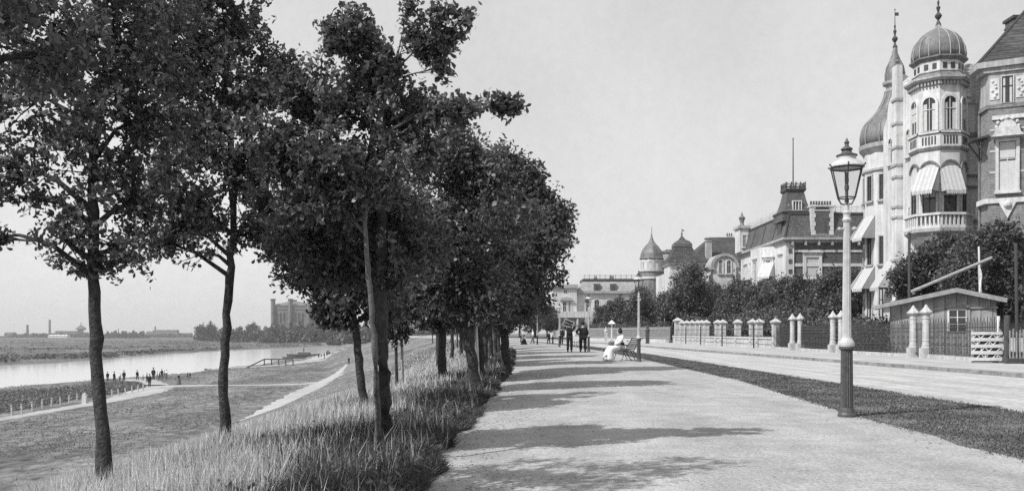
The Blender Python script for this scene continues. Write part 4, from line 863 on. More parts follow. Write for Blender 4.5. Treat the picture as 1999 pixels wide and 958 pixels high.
# ---- tiled-roof villa with pavilion and curved gable ------------------------------------
DA = 118.0
VA = thing('tiled_villa', 'pale villa with steep tiled roof, square pavilion and rounded gable, left of mansard house', 'house', (27, DA, 0))
PX = lambda px, D: (px-CX)/FPX*D
x0, x1 = PX(1352, DA), PX(1450, DA)
MB().box(x0, x1+6, DA, DA+12, 0, Z(516, DA)).build('wall', M['plaster'], VA)
MB().box(x0-.3, x1+6, DA-.35, DA+12.3, Z(516, DA)+.003, Z(511, DA)).build('eaves', M['trim'], VA)
ze2 = Z(511, DA); zr = Z(463, DA+6)
P = [(x0-.5, DA-.6, ze2+.005), (x1+6, DA-.6, ze2+.005), (x1+6, DA+12.5, ze2+.005), (x0-.5, DA+12.5, ze2+.005), (PX(1385, DA+6), DA+6, zr), (PX(1432, DA+6), DA+6, zr)]
rfa = MB().add(P, [(0, 1, 5, 4), (1, 2, 5), (2, 3, 4, 5), (3, 0, 4), (0, 3, 2, 1)]).build('roof', M['tile'], VA)
chimney(rfa, PX(1379, DA), PX(1390, DA), DA+.1, DA+.9, ze2, Z(466, DA), 'plaster2', 0, 'lead')
chimney(rfa, PX(1419, DA+8), PX(1432, DA+8), DA+8, DA+9, ze2+2, Z(463, DA+8), 'plaster2', 3)
# rounded gable
DG = 114.5; ga, gb_ = PX(1392, DG), PX(1437, DG); FG = Fr(((ga+gb_)/2, DG, 0), (1, 0), (0, -1)); hw = (gb_-ga)/2
zs_ = Z(522, DG); pts = [(-hw, 0), (hw, 0), (hw, zs_)]+[(hw*math.cos(math.pi*j/14), zs_+hw*.98*math.sin(math.pi*j/14)) for j in range(1, 14)]+[(-hw, zs_)]
gbl = MB().prism(FG, pts, -4, 0).build('curved_gable', M['plaster'], VA); mb = MB()
for j in range(14):
    a, b_ = math.pi*j/14, math.pi*(j+1)/14; f_ = lambda t, k: ((hw+k)*math.cos(t), zs_+(hw+k)*.98*math.sin(t)); mb.prism(FG, [f_(a, .0), f_(b_, .0), f_(b_, .38), f_(a, .38)], -4.1, .25)
mb.fbox(FG, -hw-.9, -hw+.15, -1, .26, zs_-.3, zs_+.0); mb.build('gable_moulding', M['plaster2'], gbl)
for a_ in (-.5, .55): window(VA, FG, a_, Z(533, DG), Z(508, DG), .5, arch=True, fr=.15)
window(VA, FG, 0, 2, 4.6, 1.4)
# square pavilion
DP = 114.0; cxp = PX(1331, DP); 
pq = lambda h, z: [(cxp-h, DP-h, z), (cxp+h, DP-h, z), (cxp+h, DP+h, z), (cxp-h, DP+h, z)]
pav = MB().loft([pq(1.95, 0), pq(1.95, Z(519, DP))]).build('pavilion', M['plaster'], VA)
MB().loft([pq(2.15, Z(519, DP)+.002), pq(2.25, Z(515, DP))]).build('pavilion_eaves', M['trim'], pav)
MB().loft([pq(2.35, Z(515, DP)+.003), pq(1.9, Z(507, DP)), pq(1.5, Z(498, DP)), pq(1.15, Z(485, DP)), pq(1.05, Z(483, DP))]).build('pavilion_roof', M['tile'], pav)
MB().loft([pq(1.15, Z(483, DP)), pq(1.1, Z(477, DP)), pq(.85, Z(472, DP)), pq(.4, Z(468, DP)), pq(.06, Z(460, DP))]).build('pavilion_dome', M['slate'], pav)
finial(pav, cxp, DP, Z(460, DP), Z(446, DP), .8, 'iron', True)
Fpp = Fr((cxp, DP-1.95, 0), (1, 0), (0, -1)); window(VA, Fpp, 0, Z(556, DP), Z(545, DP), .55, arch=True); window(VA, Fpp, 0, 1.5, 4, 1.0)
MB().prism(Fpp, octa(0, Z(528, DP), .18, 8), .003, .05).build('roundel', M['dark'], pav)
MB().box(PX(1300, 116), x0+.2, 115.5, 124, 0, Z(533, 116)).build('side_wing', M['plaster'], VA)
# ---- villa with the round turret ---------------------------------------------------------
DB = 134.0; cxb, cyb = PX(1272, DB), DB
VB = thing('turret_house', 'brick and white house with helm-roofed round turret, left of the tiled villa', 'house', (cxb, DB, 0))
MB().lathe(cxb, cyb, [(1.75, 0), (1.75, Z(530, DB))], 16).build('turret_base', M['brick_pale'], VB)
MB().lathe(cxb, cyb, [(1.9, Z(545, DB)), (1.9, Z(541, DB))], 16).lathe(cxb, cyb, [(1.8, Z(531.5, DB)), (1.95, Z(530, DB)), (1.95, Z(528, DB))], 16).build('turret_moulding', M['trim'], VB)
MB().lathe(cxb, cyb, [(1.62, Z(528, DB)+.002), (1.62, Z(506, DB))], 16).build('turret_wall', M['plaster'], VB, smooth=False)
MB().lathe(cxb, cyb, [(1.7, Z(507, DB)), (1.9, Z(505, DB)), (1.75, Z(503, DB)), (1.65, Z(495, DB)), (1.4, Z(487, DB)), (1.0, Z(480, DB)), (.6, Z(475, DB)), (.35, Z(470, DB)), (.16, Z(463, DB)), (.05, Z(455, DB)), (.025, Z(442, DB))], 8).build('helm_roof', M['lead'], VB)
for k in range(12):
    F, L = facet(cxb, cyb, 1.62, k, 12, 0)
    if F.n.dot(Vector((-.16, -1, 0))) > .2: window(VB, F, 0, Z(526, DB), Z(512, DB), .55, fr=.08, sill=False, bars=False)
bx0 = cxb+.8
MB().box(bx0, bx0+9, DB, DB+12, 0, Z(533, DB)).build('wall', M['brick_pale'], VB)
MB().box(bx0-.15, bx0+9.15, DB-.15, DB+12, Z(533, DB)+.002, Z(529, DB)).build('cornice', M['trim'], VB)
MB().prism(Fr((bx0, DB-.02, 0), (1, 0), (0, -1)), [(1.3, Z(529, DB)), (4.0, Z(529, DB)), (3.4, Z(505, DB)), (1.9, Z(505, DB))], -1.0, 0).build('gable', M['plaster'], VB)
q2 = lambda d, z: [(bx0-d, DB+1-d, z), (bx0+9+d, DB+1-d, z), (bx0+9+d, DB+12+d, z), (bx0-d, DB+12+d, z)]
MB().loft([q2(.1, Z(529, DB)+.01), q2(-1.2, Z(492, DB+1))]).build('roof', M['slate_pale'], VB)
MB().loft([q2(-1.0, Z(492, DB+1)+.002), q2(-1.0, Z(488, DB+1))]).box(bx0+1.9, bx0+2.8, DB+3, DB+4, Z(490, DB), Z(483, DB)).build('parapet', M['brick_pale'], VB)
window(VB, Fr((bx0, DB, 0), (1, 0), (0, -1)), 3, 3, 5.5, 1.1)
# ---- far white villa ---------------------------------------------------------------------
DC = 216.0
VC = thing('far_villa', 'far white villa with columned porch and pale mansard roof closing the street', 'villa', (PX(1140, DC), DC, 0))
FC = Fr((0, DC, 0), (1, 0), (0, -1)); a0, a1, a2 = PX(1079, DC), PX(1126, DC), PX(1262, DC)
MB().box(a0, a1, DC, DC+12, 0, Z(562, DC)).box(a1, a2, DC+1.2, DC+13, 0, Z(572, DC)).build('wall', M['plaster'], VC)
MB().box(a0-.5, a1+.3, DC-.5, DC+12, Z(562, DC)+.002, Z(555, DC)).box(a1, a2+.3, DC+.5, DC+13, Z(572, DC)+.002, Z(567, DC)).build('cornice', M['plaster2'], VC)
q4 = lambda d, z: [(a1+.4+d, DC+1+d, z), (a2-d, DC+1+d, z), (a2-d, DC+13-d, z), (a1+.4+d, DC+13-d, z)]
rfc = MB().loft([q4(0, Z(567, DC)+.01), q4(.7, Z(556, DC)), q4(1.3, Z(548, DC))]).build('mansard_roof', M['slate_pale'], VC)
MB().loft([q4(1.2, Z(548, DC)+.002), q4(1.2, Z(543, DC))]).build('roof_kerb', M['iron'], rfc)
rail(rfc, (a1+2, DC+2.5, 0), (a2-2, DC+2.5, 0), Z(543, DC), .9, 'roof_railing', 'iron', 1.2)
for px_ in (1166, 1198): d = MB().box(PX(px_-6, DC), PX(px_+6, DC), DC+.9, DC+3, Z(567, DC)+.02, Z(553, DC)).build('dormer', M['slate'], rfc); MB().prism(FC, arch_pts(PX(px_-3, DC), PX(px_+3, DC), Z(566, DC), Z(556, DC)), -.95, -.87).build('pane', M['pane'], d)
chimney(rfc, PX(1163, DC), PX(1169, DC), DC+4, DC+5, Z(548, DC), Z(540, DC), 'brick_pale', 2); chimney(rfc, PX(1194, DC), PX(1202, DC), DC+4, DC+5, Z(548, DC), Z(537, DC), 'brick_pale', 0)
MB().tube([(PX(1099, DC), DC+3, Z(555, DC)), (PX(1099, DC), DC+3, Z(514, DC))], .09, 5).build('flagpole', M['wood'], VC)
window(VC, FC, PX(1104, DC), Z(571, DC), Z(566, DC), .9, fr=.1, sill=False)
for px_ in (1102, 1112): window(VC, FC, PX(px_, DC), Z(610, DC), Z(589, DC), .8, fr=.12)
MB().prism(FC, [(PX(1092, DC), Z(586, DC)), (PX(1119, DC), Z(586, DC)), (PX(1116, DC), Z(581, DC)), (PX(1106, DC), Z(579, DC)), (PX(1096, DC), Z(581, DC))], 0, .6).build('pediment', M['plaster2'], VC)
FC2 = Fr((0, DC+1.2, 0), (1, 0), (0, -1))
for px_ in (1147, 1166, 1192, 1226): window(VC, FC2, PX(px_, DC), Z(609, DC), Z(584, DC), 1.2, arch=True, fr=.2, keystone=True)
mb = MB().box(a0-.8, PX(1172, DC), DC-3.2, DC, Z(620, DC), Z(613, DC)); mb.build('porch_roof', M['plaster'], VC)
for px_ in (1081, 1092, 1104, 1126, 1148, 1168): MB().lathe(PX(px_, DC), DC-2.8, [(.42, 0), (.42, .4), (.3, .5), (.27, Z(622, DC)), (.4, Z(620, DC)-.01)], 10).build('column', M['trim'], VC)
for px_ in (1098, 1137, 1158): window(VC, Fr((0, DC+.02, 0), (1, 0), (0, -1)) if px_ < 1126 else FC2, PX(px_, DC), .8, 4.0, 1.3, fr=.15, sill=False)
MB().fbox(Fr((0, DC-3.1, 0), (1, 0), (0, -1)), PX(1085, DC), PX(1170, DC), 0, .1, Z(613, DC), Z(608, DC)).build('balcony_rail', M['trim'], VC)
# ---------------------------------------------------------------- lamps
def make_lamp(label):
    t = thing('street_lamp', label, 'street lamp', (0, 0, 0), 'gas lamps along the promenade')
    fl = lambda r0, r1, z0, z1, n=16: [[((r0 if k == 0 else r1)*(1 if i % 2 else .86)*math.cos(2*math.pi*i/(2*n)), (r0 if k == 0 else r1)*(1 if i % 2 else .86)*math.sin(2*math.pi*i/(2*n)), (z0, z1)[k]) for i in range(2*n)] for k in (0, 1)]
    MB().lathe(0, 0, [(.12, 0), (.12, .03), (.105, .06), (.1, .1), (.092, .13)], 20).loft(fl(.085, .078, .12, .97)).lathe(0, 0, [(.08, .94), (.1, .96), (.1, .99)], 20).build('pedestal', M['lamp_dark'], t)
    MB().lathe(0, 0, [(.1, .992), (.105, 1.02), (.1, 1.05), (.075, 1.1), (.07, 1.12)], 20).loft(fl(.062, .044, 1.1, 2.78)).lathe(0, 0, [(.05, 2.76), (.062, 2.79), (.045, 2.82), (.045, 2.86), (.06, 2.89), (.035, 2.92), (.03, 3.03)], 16).build('post', M['lamp_pale'], t)
    MB().tube([(-.1, 0, 2.66), (.1, 0, 2.66)], .018, 6).ball((-.1, 0, 2.66), .026, 8, 5).ball((.1, 0, 2.66), .034, 8, 5, 1.3).build('ladder_bar', M['lamp_pale'], t)
    z0, z1, n = 3.1, 3.52, 6; rb, rt = .125, .225; P = lambda r, z, k: (r*math.cos(math.pi*2*k/n+.25), r*math.sin(math.pi*2*k/n+.25), z)
    mb = MB().tube([(0, 0, 3.0), (0, 0, 3.09)], .03, 8)
    for k in range(n):
        mb.tube([P(rb, z0, k), P(rt, z1, k)], .009, 5).tube([P(rb, z0, k), P(rb, z0, k+1)], .01, 5).tube([P(rt, z1, k), P(rt, z1, k+1)], .013, 5)
        if k % 2 == 0: mb.tube([(0, 0, 3.0), P(.08, 3.02, k), P(rb, z0, k)], .011, 5)
        mb.tube([P(rt, z1, k), P(rt+.03, z1+.03, k)], .008, 4).ball(P(rt+.035, z1+.035, k), .014, 6, 4)
    ln = mb.build('lantern_frame', M['dark'], t)
    mb = MB()
    for k in range(n): mb.add([P(rb, z0, k), P(rb, z0, k+1), P(rt, z1, k+1), P(rt, z1, k)], [(0, 1, 2, 3)])
    mb.build('lantern_glass', M['glass'], ln)
    MB().tube([(0, 0, 3.05), (0, 0, 3.2)], .012, 6).lathe(0, 0, [(.02, 3.2), (.032, 3.22), (.032, 3.27), (.02, 3.29)], 8).lathe(0, 0, [(.022, 3.29), (.03, 3.34), (.022, 3.44), (.018, 3.46)], 8).build('burner', M['iron'], ln)
    MB().lathe(0, 0, [(.235, 3.53), (.235, 3.545), (.19, 3.6), (.125, 3.64), (.12, 3.69)], 24).build('hood', M['lamp_pale'], t, smooth=False)
    MB().lathe(0, 0, [(.14, 3.692), (.14, 3.705), (.08, 3.73), (.06, 3.76), (.08, 3.785), (.075, 3.8), (.03, 3.83), (.025, 3.86), (.036, 3.885), (.02, 3.91), (.005, 3.95)], 16).build('lamp_cap', M['lamp_dark'], t)
    return t
l0 = make_lamp('nearest gas lamp post with large glass lantern, standing on the edge of the grass verge')
l0.location = ((1653-CX)/FPX*12.15, 12.15, .01); l0.scale = (1.0, 1.0, .965)
for px_, D, s, lab in [(1247, 35.6, .93, 'second gas lamp post, standing right behind the bench'), (1149, 55.5, .93, 'gas lamp post beside the two standing men'), (1092, 74, .93, 'slim gas lamp post left of the man carrying the crate'), (1049, 93, .95, 'distant gas lamp post right of the seated woman in black hat'), (1017, 108, .9, 'furthest gas lamp post at the left edge of the path end')]:
    c = copy_tree(l0); c.location = ((px_-CX)/FPX*D, D, .01); c.scale = (s, s, s); c.rotation_euler = (0, 0, px_*.1); c['label'] = lab
# ---------------------------------------------------------------- bench
def make_bench(loc, rz):
    t = thing('park_bench', 'slatted wooden bench with iron frame beside the second lamp post, facing the path', 'bench', (0, 0, 0))
    # local: sitter looks to -x, bench runs along y
    mb = MB()
    for i in range(6): mb.box(-.24+i*.085, -.175+i*.085, -.85, .85, .42+.002*i*i, .445+.002*i*i)
    mb.build('seat', M['wood_dark'], t)
    mb = MB()
    for i in range(6):
        z = .52+i*.075; x = .27+.035*i+.004*i*i; mb.loft([[(x, y, z), (x+.02, y, z-.005), (x+.04, y, z+.05), (x+.02, y, z+.055)] for y in (-.85, .85)])
    mb.build('backrest', M['wood_dark'], t)
    for y in (-.72, .72):
        mb = MB().tube([(-.34, y, 0), (-.26, y, .06), (-.2, y, .22), (-.26, y, .4), (.0, y, .4), (.22, y, .41), (.3, y, .55), (.42, y, .78), (.52, y, .97)], .02, 6)
        mb.tube([(.22, y, .41), (.3, y, .25), (.42, y, .06), (.5, y, 0)], .02, 6).tube([(.1, y, .4), (.2, y, .22), (.3, y, .02)], .016, 6)
        mb.tube([(-.26, y, .42), (-.3, y, .56), (-.22, y, .64), (.0, y, .62), (.33, y, .64)], .018, 6); mb.build('side_frame', M['iron'], t)
    t.location = loc; t.rotation_euler = (0, 0, rz); return t
BX, BY = (1213-CX)/FPX*37, 37.0
make_bench((BX+.12, BY, .01), R(6))
# ---------------------------------------------------------------- people
def skin_obj(J, E, Rr, sub=1):
    me = bpy.data.meshes.new('tmp'); me.from_pydata(J, E, []); o = bpy.data.objects.new('tmp', me); COL.objects.link(o)
    m = o.modifiers.new('s', 'SKIN'); m.use_smooth_shade = True
    for i, v in enumerate(me.skin_vertices[0].data):
        r = Rr[i]; v.radius = r if hasattr(r, '__len__') else (r, r); v.use_root = (i == 0)
    s = o.modifiers.new('d', 'SUBSURF'); s.levels = sub; s.render_levels = sub
    dg = bpy.context.evaluated_depsgraph_get(); ev = o.evaluated_get(dg); em = ev.to_mesh()
    V = [tuple(v.co) for v in em.vertices]; F = [tuple(p.vertices) for p in em.polygons]; ev.to_mesh_clear(); bpy.data.objects.remove(o); return V, F
def limbs(J, chains, rad, sub=1):
    names = list(J); idx = {}; V = []; Rr = []; E = []
    for ch in chains:
        for a in ch:
            if a not in idx: idx[a] = len(V); V.append(J[a]); Rr.append(rad[a])
        E += [(idx[a], idx[b]) for a, b in zip(ch[:-1], ch[1:])]
    return skin_obj(V, E, Rr, sub)
def hand_mesh(mb, wrist, d, side):
    w = Vector(wrist); d = Vector(d).normalized(); a = d.cross(Vector((0, 0, 1)) if abs(d.z) < .9 else Vector((0, 1, 0))).normalized(); b = d.cross(a)
    mb.tube([w-d*.02, w+d*.03, w+d*.085], [.026, .036, .034], 8)
    for i, L in enumerate((.07, .08, .075, .06)):
        s = w+d*.075+b*(i-1.5)*.018; mb.tube([s, s+d*L*.5, s+d*L*.85+a*.015, s+d*L*.9+a*.03], [.0095, .009, .008, .006], 6)
    s = w+d*.02+b*.028; mb.tube([s, s+d*.03+b*.025, s+d*.06+b*.03+a*.01], [.012, .011, .008], 6)
def head_mesh(mb, c, fwd=(0, -1), s=1.0):
    f = Vector((fwd[0], fwd[1], 0)).normalized(); u = Vector((-f.y, f.x, 0)); c = Vector(c); secs = []
    for z, w_, dpt, off in [(-.12, .035, .04, .03), (-.105, .05, .06, .02), (-.06, .064, .085, .006), (0, .074, .095, 0), (.05, .075, .096, -.004), (.09, .06, .078, -.006), (.112, .03, .04, -.006), (.118, .008, .01, -.005)]:
        secs.append([c+(u*w_*math.cos(k*math.pi/6)+f*(dpt*math.sin(k*math.pi/6)+off))*s+Vector((0, 0, z*s)) for k in range(12)])
    mb.loft(secs)
    mb.add([c+f*.092*s+Vector((0, 0, .02*s)), c+f*.122*s+Vector((0, 0, -.028*s)), c+f*.09*s+u*.016*s+Vector((0, 0, -.038*s)), c+f*.09*s-u*.016*s+Vector((0, 0, -.038*s))], [(0, 1, 2), (0, 3, 1), (1, 3, 2)])
    for sg in (-1, 1):
        mb.ball(c+u*.076*s*sg+Vector((0, 0, -.01*s)), .026*s, 6, 4, .4, .7, 1)
        mb.ball(c+f*.082*s+u*.03*s*sg+Vector((0, 0, .012*s)), .012*s, 6, 4)
    mb.loft([[c+f*.084*s+u*(.022*math.cos(t))*s+Vector((0, 0, (-.066+.006*math.sin(t))*s)) for t in np.linspace(0, 2*math.pi, 8)[:-1]], [c+f*.095*s+u*(.016*math.cos(t))*s+Vector((0, 0, (-.066+.004*math.sin(t))*s)) for t in np.linspace(0, 2*math.pi, 8)[:-1]]])
def standing(name, label, H=1.75, arms='down', coat='cloth_black', legs='cloth_black', hat='bowler', stride=0.0, group=None, sub=1, coat_len=.72, child=False):
    """local: faces -y; feet at z 0"""
    k = H/1.75; t = thing(name, label, 'person', (0, 0, 0), group); s = stride
    J = dict(pel=(0, 0, .95), waist=(0, .0, 1.1), chest=(0, .01, 1.32), nk=(0, .01, 1.47), hd=(0, -.01, 1.56),
             hl=(.1, 0, .9), kl=(.105, -.02-s*.5, .49), al=(.11, .02-s, .08), tl=(.13, -.13-s, .035), hr=(-.1, 0, .9), kr=(-.105, -.02+s*.5, .49), ar=(-.11, .03+s, .08), tr=(-.13, -.12+s, .035), sl=(.17, .01, 1.4), sr=(-.17, .01, 1.4))
    if arms == 'down': J.update(el=(.24, .03, 1.13), wl=(.23, -.06, .9), er=(-.24, .03, 1.13), wr=(-.23, -.06, .9))
    elif arms == 'behind': J.update(el=(.27, .12, 1.15), wl=(.1, .18, 1.0), er=(-.27, .12, 1.15), wr=(-.08, .19, 1.02))
    elif arms == 'hip': J.update(el=(.36, .06, 1.16), wl=(.19, .0, 1.02), er=(-.24, .03, 1.13), wr=(-.21, -.08, .9))
    else: J.update(el=(.3, -.1, 1.42), wl=(.2, -.12, 1.66), er=(-.3, -.12, 1.38), wr=(-.22, -.14, 1.62))
    rad = dict(pel=(.15, .11), waist=(.14, .1), chest=(.165, .11), nk=.055, hd=.05, hl=.085, kl=.06, al=.042, tl=.035, hr=.085, kr=.06, ar=.042, tr=.035, sl=.06, el=.045, wl=.03, sr=.06, er=.045, wr=.03)
    ch = [('pel', 'waist', 'chest', 'nk', 'hd'), ('pel', 'hl', 'kl', 'al', 'tl'), ('pel', 'hr', 'kr', 'ar', 'tr'), ('chest', 'sl', 'el', 'wl'), ('chest', 'sr', 'er', 'wr')]
    V, F = limbs(J, ch, rad, sub); mb = MB(); mb.add(V, F); head_mesh(mb, (0, -.01, 1.63))
    for a in 'lr':
        w_ = Vector(J['w'+a]); hand_mesh(mb, w_, w_-Vector(J['e'+a]), 1)
    def fin(mb, nm, m): mb.v = [(x*k, y*k, z*k) for x, y, z in mb.v]; return mb.build(nm, M[m], t, smooth=True)
    fin(mb, 'body', 'skin')
    rad2 = {a: (tuple(q*1.16 for q in b) if hasattr(b, '__len__') else b*1.35) for a, b in rad.items()}
    J2 = dict(J); J2['w1'] = tuple(Vector(J['el']).lerp(Vector(J['wl']), .93)); J2['w2'] = tuple(Vector(J['er']).lerp(Vector(J['wr']), .93)); rad2['w1'] = rad2['w2'] = .046; J2['nk'] = (0, .01, 1.44); J2['hem'] = (0, .0, coat_len); rad2['hem'] = (.2, .15); rad2['nk'] = .08; rad2['pel'] = (.19, .14)
    V, F = limbs(J2, [('pel', 'waist', 'chest', 'nk'), ('pel', 'hem'), ('chest', 'sl', 'el', 'w1'), ('chest', 'sr', 'er', 'w2')], rad2, sub); fin(MB().add(V, F), 'jacket', coat)
    V, F = limbs(J, [('pel', 'hl', 'kl', 'al'), ('pel', 'hr', 'kr', 'ar')], {**rad2, 'pel': (.16, .12), 'al': .075, 'ar': .075, 'kl': .09, 'kr': .09, 'hl': .115, 'hr': .115}, sub); fin(MB().add(V, F), 'trousers', legs)
    mb = MB()
    for a in 'lr': f_ = Vector(J['t'+a]); mb.ball((J['a'+a][0], (J['a'+a][1]+f_.y)/2, .045), .13, 8, 5, .42, 1, .4)
    fin(mb, 'shoes', 'cloth_black')
    mb = MB()
    mb.ball((0, .015, 1.665), .1, 10, 6, .84, 1.0, .9); fin(mb, 'hair', 'hair')
    if hat == 'bowler': mb = MB().lathe(0, 0, [(.14, 1.695), (.145, 1.7), (.1, 1.705), (.098, 1.76), (.08, 1.8), (.03, 1.82), (.005, 1.822)], 12); fin(mb, 'hat', 'cloth_black')
    elif hat == 'straw': mb = MB().lathe(0, 0, [(.17, 1.695), (.175, 1.7), (.1, 1.707), (.098, 1.78), (.02, 1.785)], 12); fin(mb, 'hat', 'cloth_white')
    return t
def lady(name, label, H=1.65, top='cloth_white', skirt='cloth_white', hat='hair', group=None):
    k = H/1.65; t = thing(name, label, 'person', (0, 0, 0), group)
    J = dict(pel=(0, 0, .9), waist=(0, 0, 1.04), chest=(0, -.01, 1.24), nk=(0, 0, 1.38), hd=(0, 0, 1.46), hl=(.08, 0, .85), kl=(.08, -.02, .46), al=(.08, .02, .07), tl=(.09, -.1, .03), hr=(-.08, 0, .85), kr=(-.08, -.02, .46), ar=(-.08, .02, .07), tr=(-.09, -.1, .03),
             sl=(.15, 0, 1.31), el=(.24, .02, 1.08), wl=(.12, -.16, .98), sr=(-.15, 0, 1.31), er=(-.24, .02, 1.08), wr=(-.12, -.16, .98))
    rad = dict(pel=(.15, .12), waist=(.1, .085), chest=(.13, .1), nk=.045, hd=.042, hl=.08, kl=.055, al=.038, tl=.03, hr=.08, kr=.055, ar=.038, tr=.03, sl=.05, el=.04, wl=.027, sr=.05, er=.04, wr=.027)
    ch = [('pel', 'waist', 'chest', 'nk', 'hd'), ('pel', 'hl', 'kl', 'al', 'tl'), ('pel', 'hr', 'kr', 'ar', 'tr'), ('chest', 'sl', 'el', 'wl'), ('chest', 'sr', 'er', 'wr')]
    V, F = limbs(J, ch, rad); mb = MB().add(V, F); head_mesh(mb, (0, -.01, 1.53))
    for a in 'lr': hand_mesh(mb, J['w'+a], Vector(J['w'+a])-Vector(J['e'+a]), 1)
    def fin(mb, nm, m): mb.v = [(x*k, y*k, z*k) for x, y, z in mb.v]; return mb.build(nm, M[m], t, smooth=True)
    fin(mb, 'body', 'skin')
    fin(MB().lathe(0, 0, [(.11, 1.06), (.15, .98), (.2, .8), (.25, .5), (.33, .2), (.4, .03), (.38, .02)], 18), 'skirt', skirt)
    V, F = limbs(J, [('waist', 'chest', 'nk'), ('chest', 'sl', 'el', 'wl'), ('chest', 'sr', 'er', 'wr')], {**rad, 'waist': (.125, .11), 'chest': (.16, .13), 'nk': .055, 'sl': .1, 'sr': .1, 'el': .075, 'er': .075, 'wl': .036, 'wr': .036}); fin(MB().add(V, F), 'blouse', top)
    fin(MB().ball((0, .02, 1.57), .105, 10, 6, .9, 1, .9), 'hair', 'hair')
    fin(MB().lathe(0, 0, [(.2, 1.62), (.21, 1.635), (.11, 1.65), (.1, 1.72), (.02, 1.74)], 14), 'hat', 'cloth_black' if hat == 'hair' else hat)
    return t
# seated lady on the bench: looks to -x
def seated_lady(loc, rz):
    t = thing('person', 'woman in white blouse and long white skirt, hair pinned up, sitting on the bench', 'person', (0, 0, 0))
    J = dict(pel=(0, 0, .52), waist=(-.01, 0, .68), chest=(-.05, 0, .9), nk=(-.07, 0, 1.04), hd=(-.09, 0, 1.12), hl=(-.04, .09, .5), kl=(-.46, .1, .5), al=(-.48, .1, .09), tl=(-.6, .1, .04), hr=(-.04, -.09, .5), kr=(-.46, -.1, .5), ar=(-.5, -.1, .09), tr=(-.62, -.1, .04),
             sl=(-.05, .15, .98), el=(-.14, .24, .76), wl=(-.36, .1, .7), sr=(-.05, -.15, .98), er=(-.14, -.24, .74), wr=(-.38, -.08, .68))
    rad = dict(pel=(.15, .13), waist=(.1, .1), chest=(.12, .12), nk=.045, hd=.042, hl=.085, kl=.06, al=.038, tl=.03, hr=.085, kr=.06, ar=.038, tr=.03, sl=.05, el=.042, wl=.028, sr=.05, er=.042, wr=.028)
    ch = [('pel', 'waist', 'chest', 'nk', 'hd'), ('pel', 'hl', 'kl', 'al', 'tl'), ('pel', 'hr', 'kr', 'ar', 'tr'), ('chest', 'sl', 'el', 'wl'), ('chest', 'sr', 'er', 'wr')]
    V, F = limbs(J, ch, rad); mb = MB().add(V, F); head_mesh(mb, (-.1, 0, 1.19), (-1, -.15))
    for a in 'lr': hand_mesh(mb, J['w'+a], Vector(J['w'+a])-Vector(J['e'+a]), 1)
    mb.build('body', M['skin'], t, smooth=True)
    secs = []
    for x, z, ry, rz_ in [(.1, .56, .17, .12), (-.1, .57, .2, .14), (-.3, .55, .22, .14), (-.45, .5, .24, .16), (-.52, .38, .27, .19), (-.54, .24, .3, .21), (-.55, .1, .32, .24), (-.56, .03, .33, .25)]:
        v = []
        tilt = 0 if x > -.4 else (x+.4)/-.16
        tilt = min(max(tilt, 0), 1)*math.pi/2
        for i in range(14):
            a = 2*math.pi*i/14; yy = ry*math.cos(a); q = rz_*math.sin(a)*(1+.12*math.cos(3*a)); v.append((x-q*math.sin(tilt), yy, z+q*math.cos(tilt)))
        secs.append(v)
    MB().loft(secs).build('skirt', M['cloth_white'], t, smooth=True)
    V, F = limbs(J, [('waist', 'chest', 'nk'), ('chest', 'sl', 'el', 'wl'), ('chest', 'sr', 'er', 'wr')], {**rad, 'waist': (.125, .12), 'chest': (.15, .15), 'nk': .055, 'sl': .1, 'sr': .1, 'el': .08, 'er': .08, 'wl': .036, 'wr': .036}); MB().add(V, F).build('blouse', M['cloth_white'], t, smooth=True)
    MB().lathe(-.02, 0, [(.155, .6), (.15, .68), (.135, .74), (.12, .76)], 14).build('sash', M['cloth_black'], t)
    MB().ball((-.075, 0, 1.22), .115, 12, 7, 1.0, .92, .95).ball((-.05, 0, 1.325), .06, 8, 5).build('hair', M['hair'], t, smooth=True)
    MB().ball((-.6, .1, .05), .1, 8, 5, 1.1, .42, .42).ball((-.63, -.1, .05), .1, 8, 5, 1.1, .42, .42).build('shoes', M['cloth_black'], t, smooth=True)
    t.location = loc; t.rotation_euler = (0, 0, rz); return t
seated_lady((BX-.02, BY-.25, .005), R(6))
bg_ = MB().lathe(BX-.44, BY-.33, [(.12, .66), (.15, .7), (.13, .78), (.06, .82)], 10); bg_.tube([(BX-.52, BY-.33, .78), (BX-.44, BY-.33, .92), (BX-.36, BY-.33, .78)], .012, 5)
tag(bg_.build('handbag', M['cloth_grey']), 'dark bag resting on the lap of the woman on the bench', 'handbag')
m1 = standing('person', 'man in dark suit seen from behind, steadying a pale crate on his shoulder', 1.76, 'up', stride=.06, hat='none', sub=2); p = at(1112, 0, 54); m1.location = (p.x, 54, .01); m1.rotation_euler = (0, 0, R(176))
m2 = standing('person', 'stout man in dark suit and hat seen from behind beside the third lamp post', 1.8, 'hip', stride=.05, sub=2); p = at(1138, 0, 54.3); m2.location = (p.x, 54.3, .01); m2.rotation_euler = (0, 0, R(184)); m2.scale = (1.18, 1.1, 1)
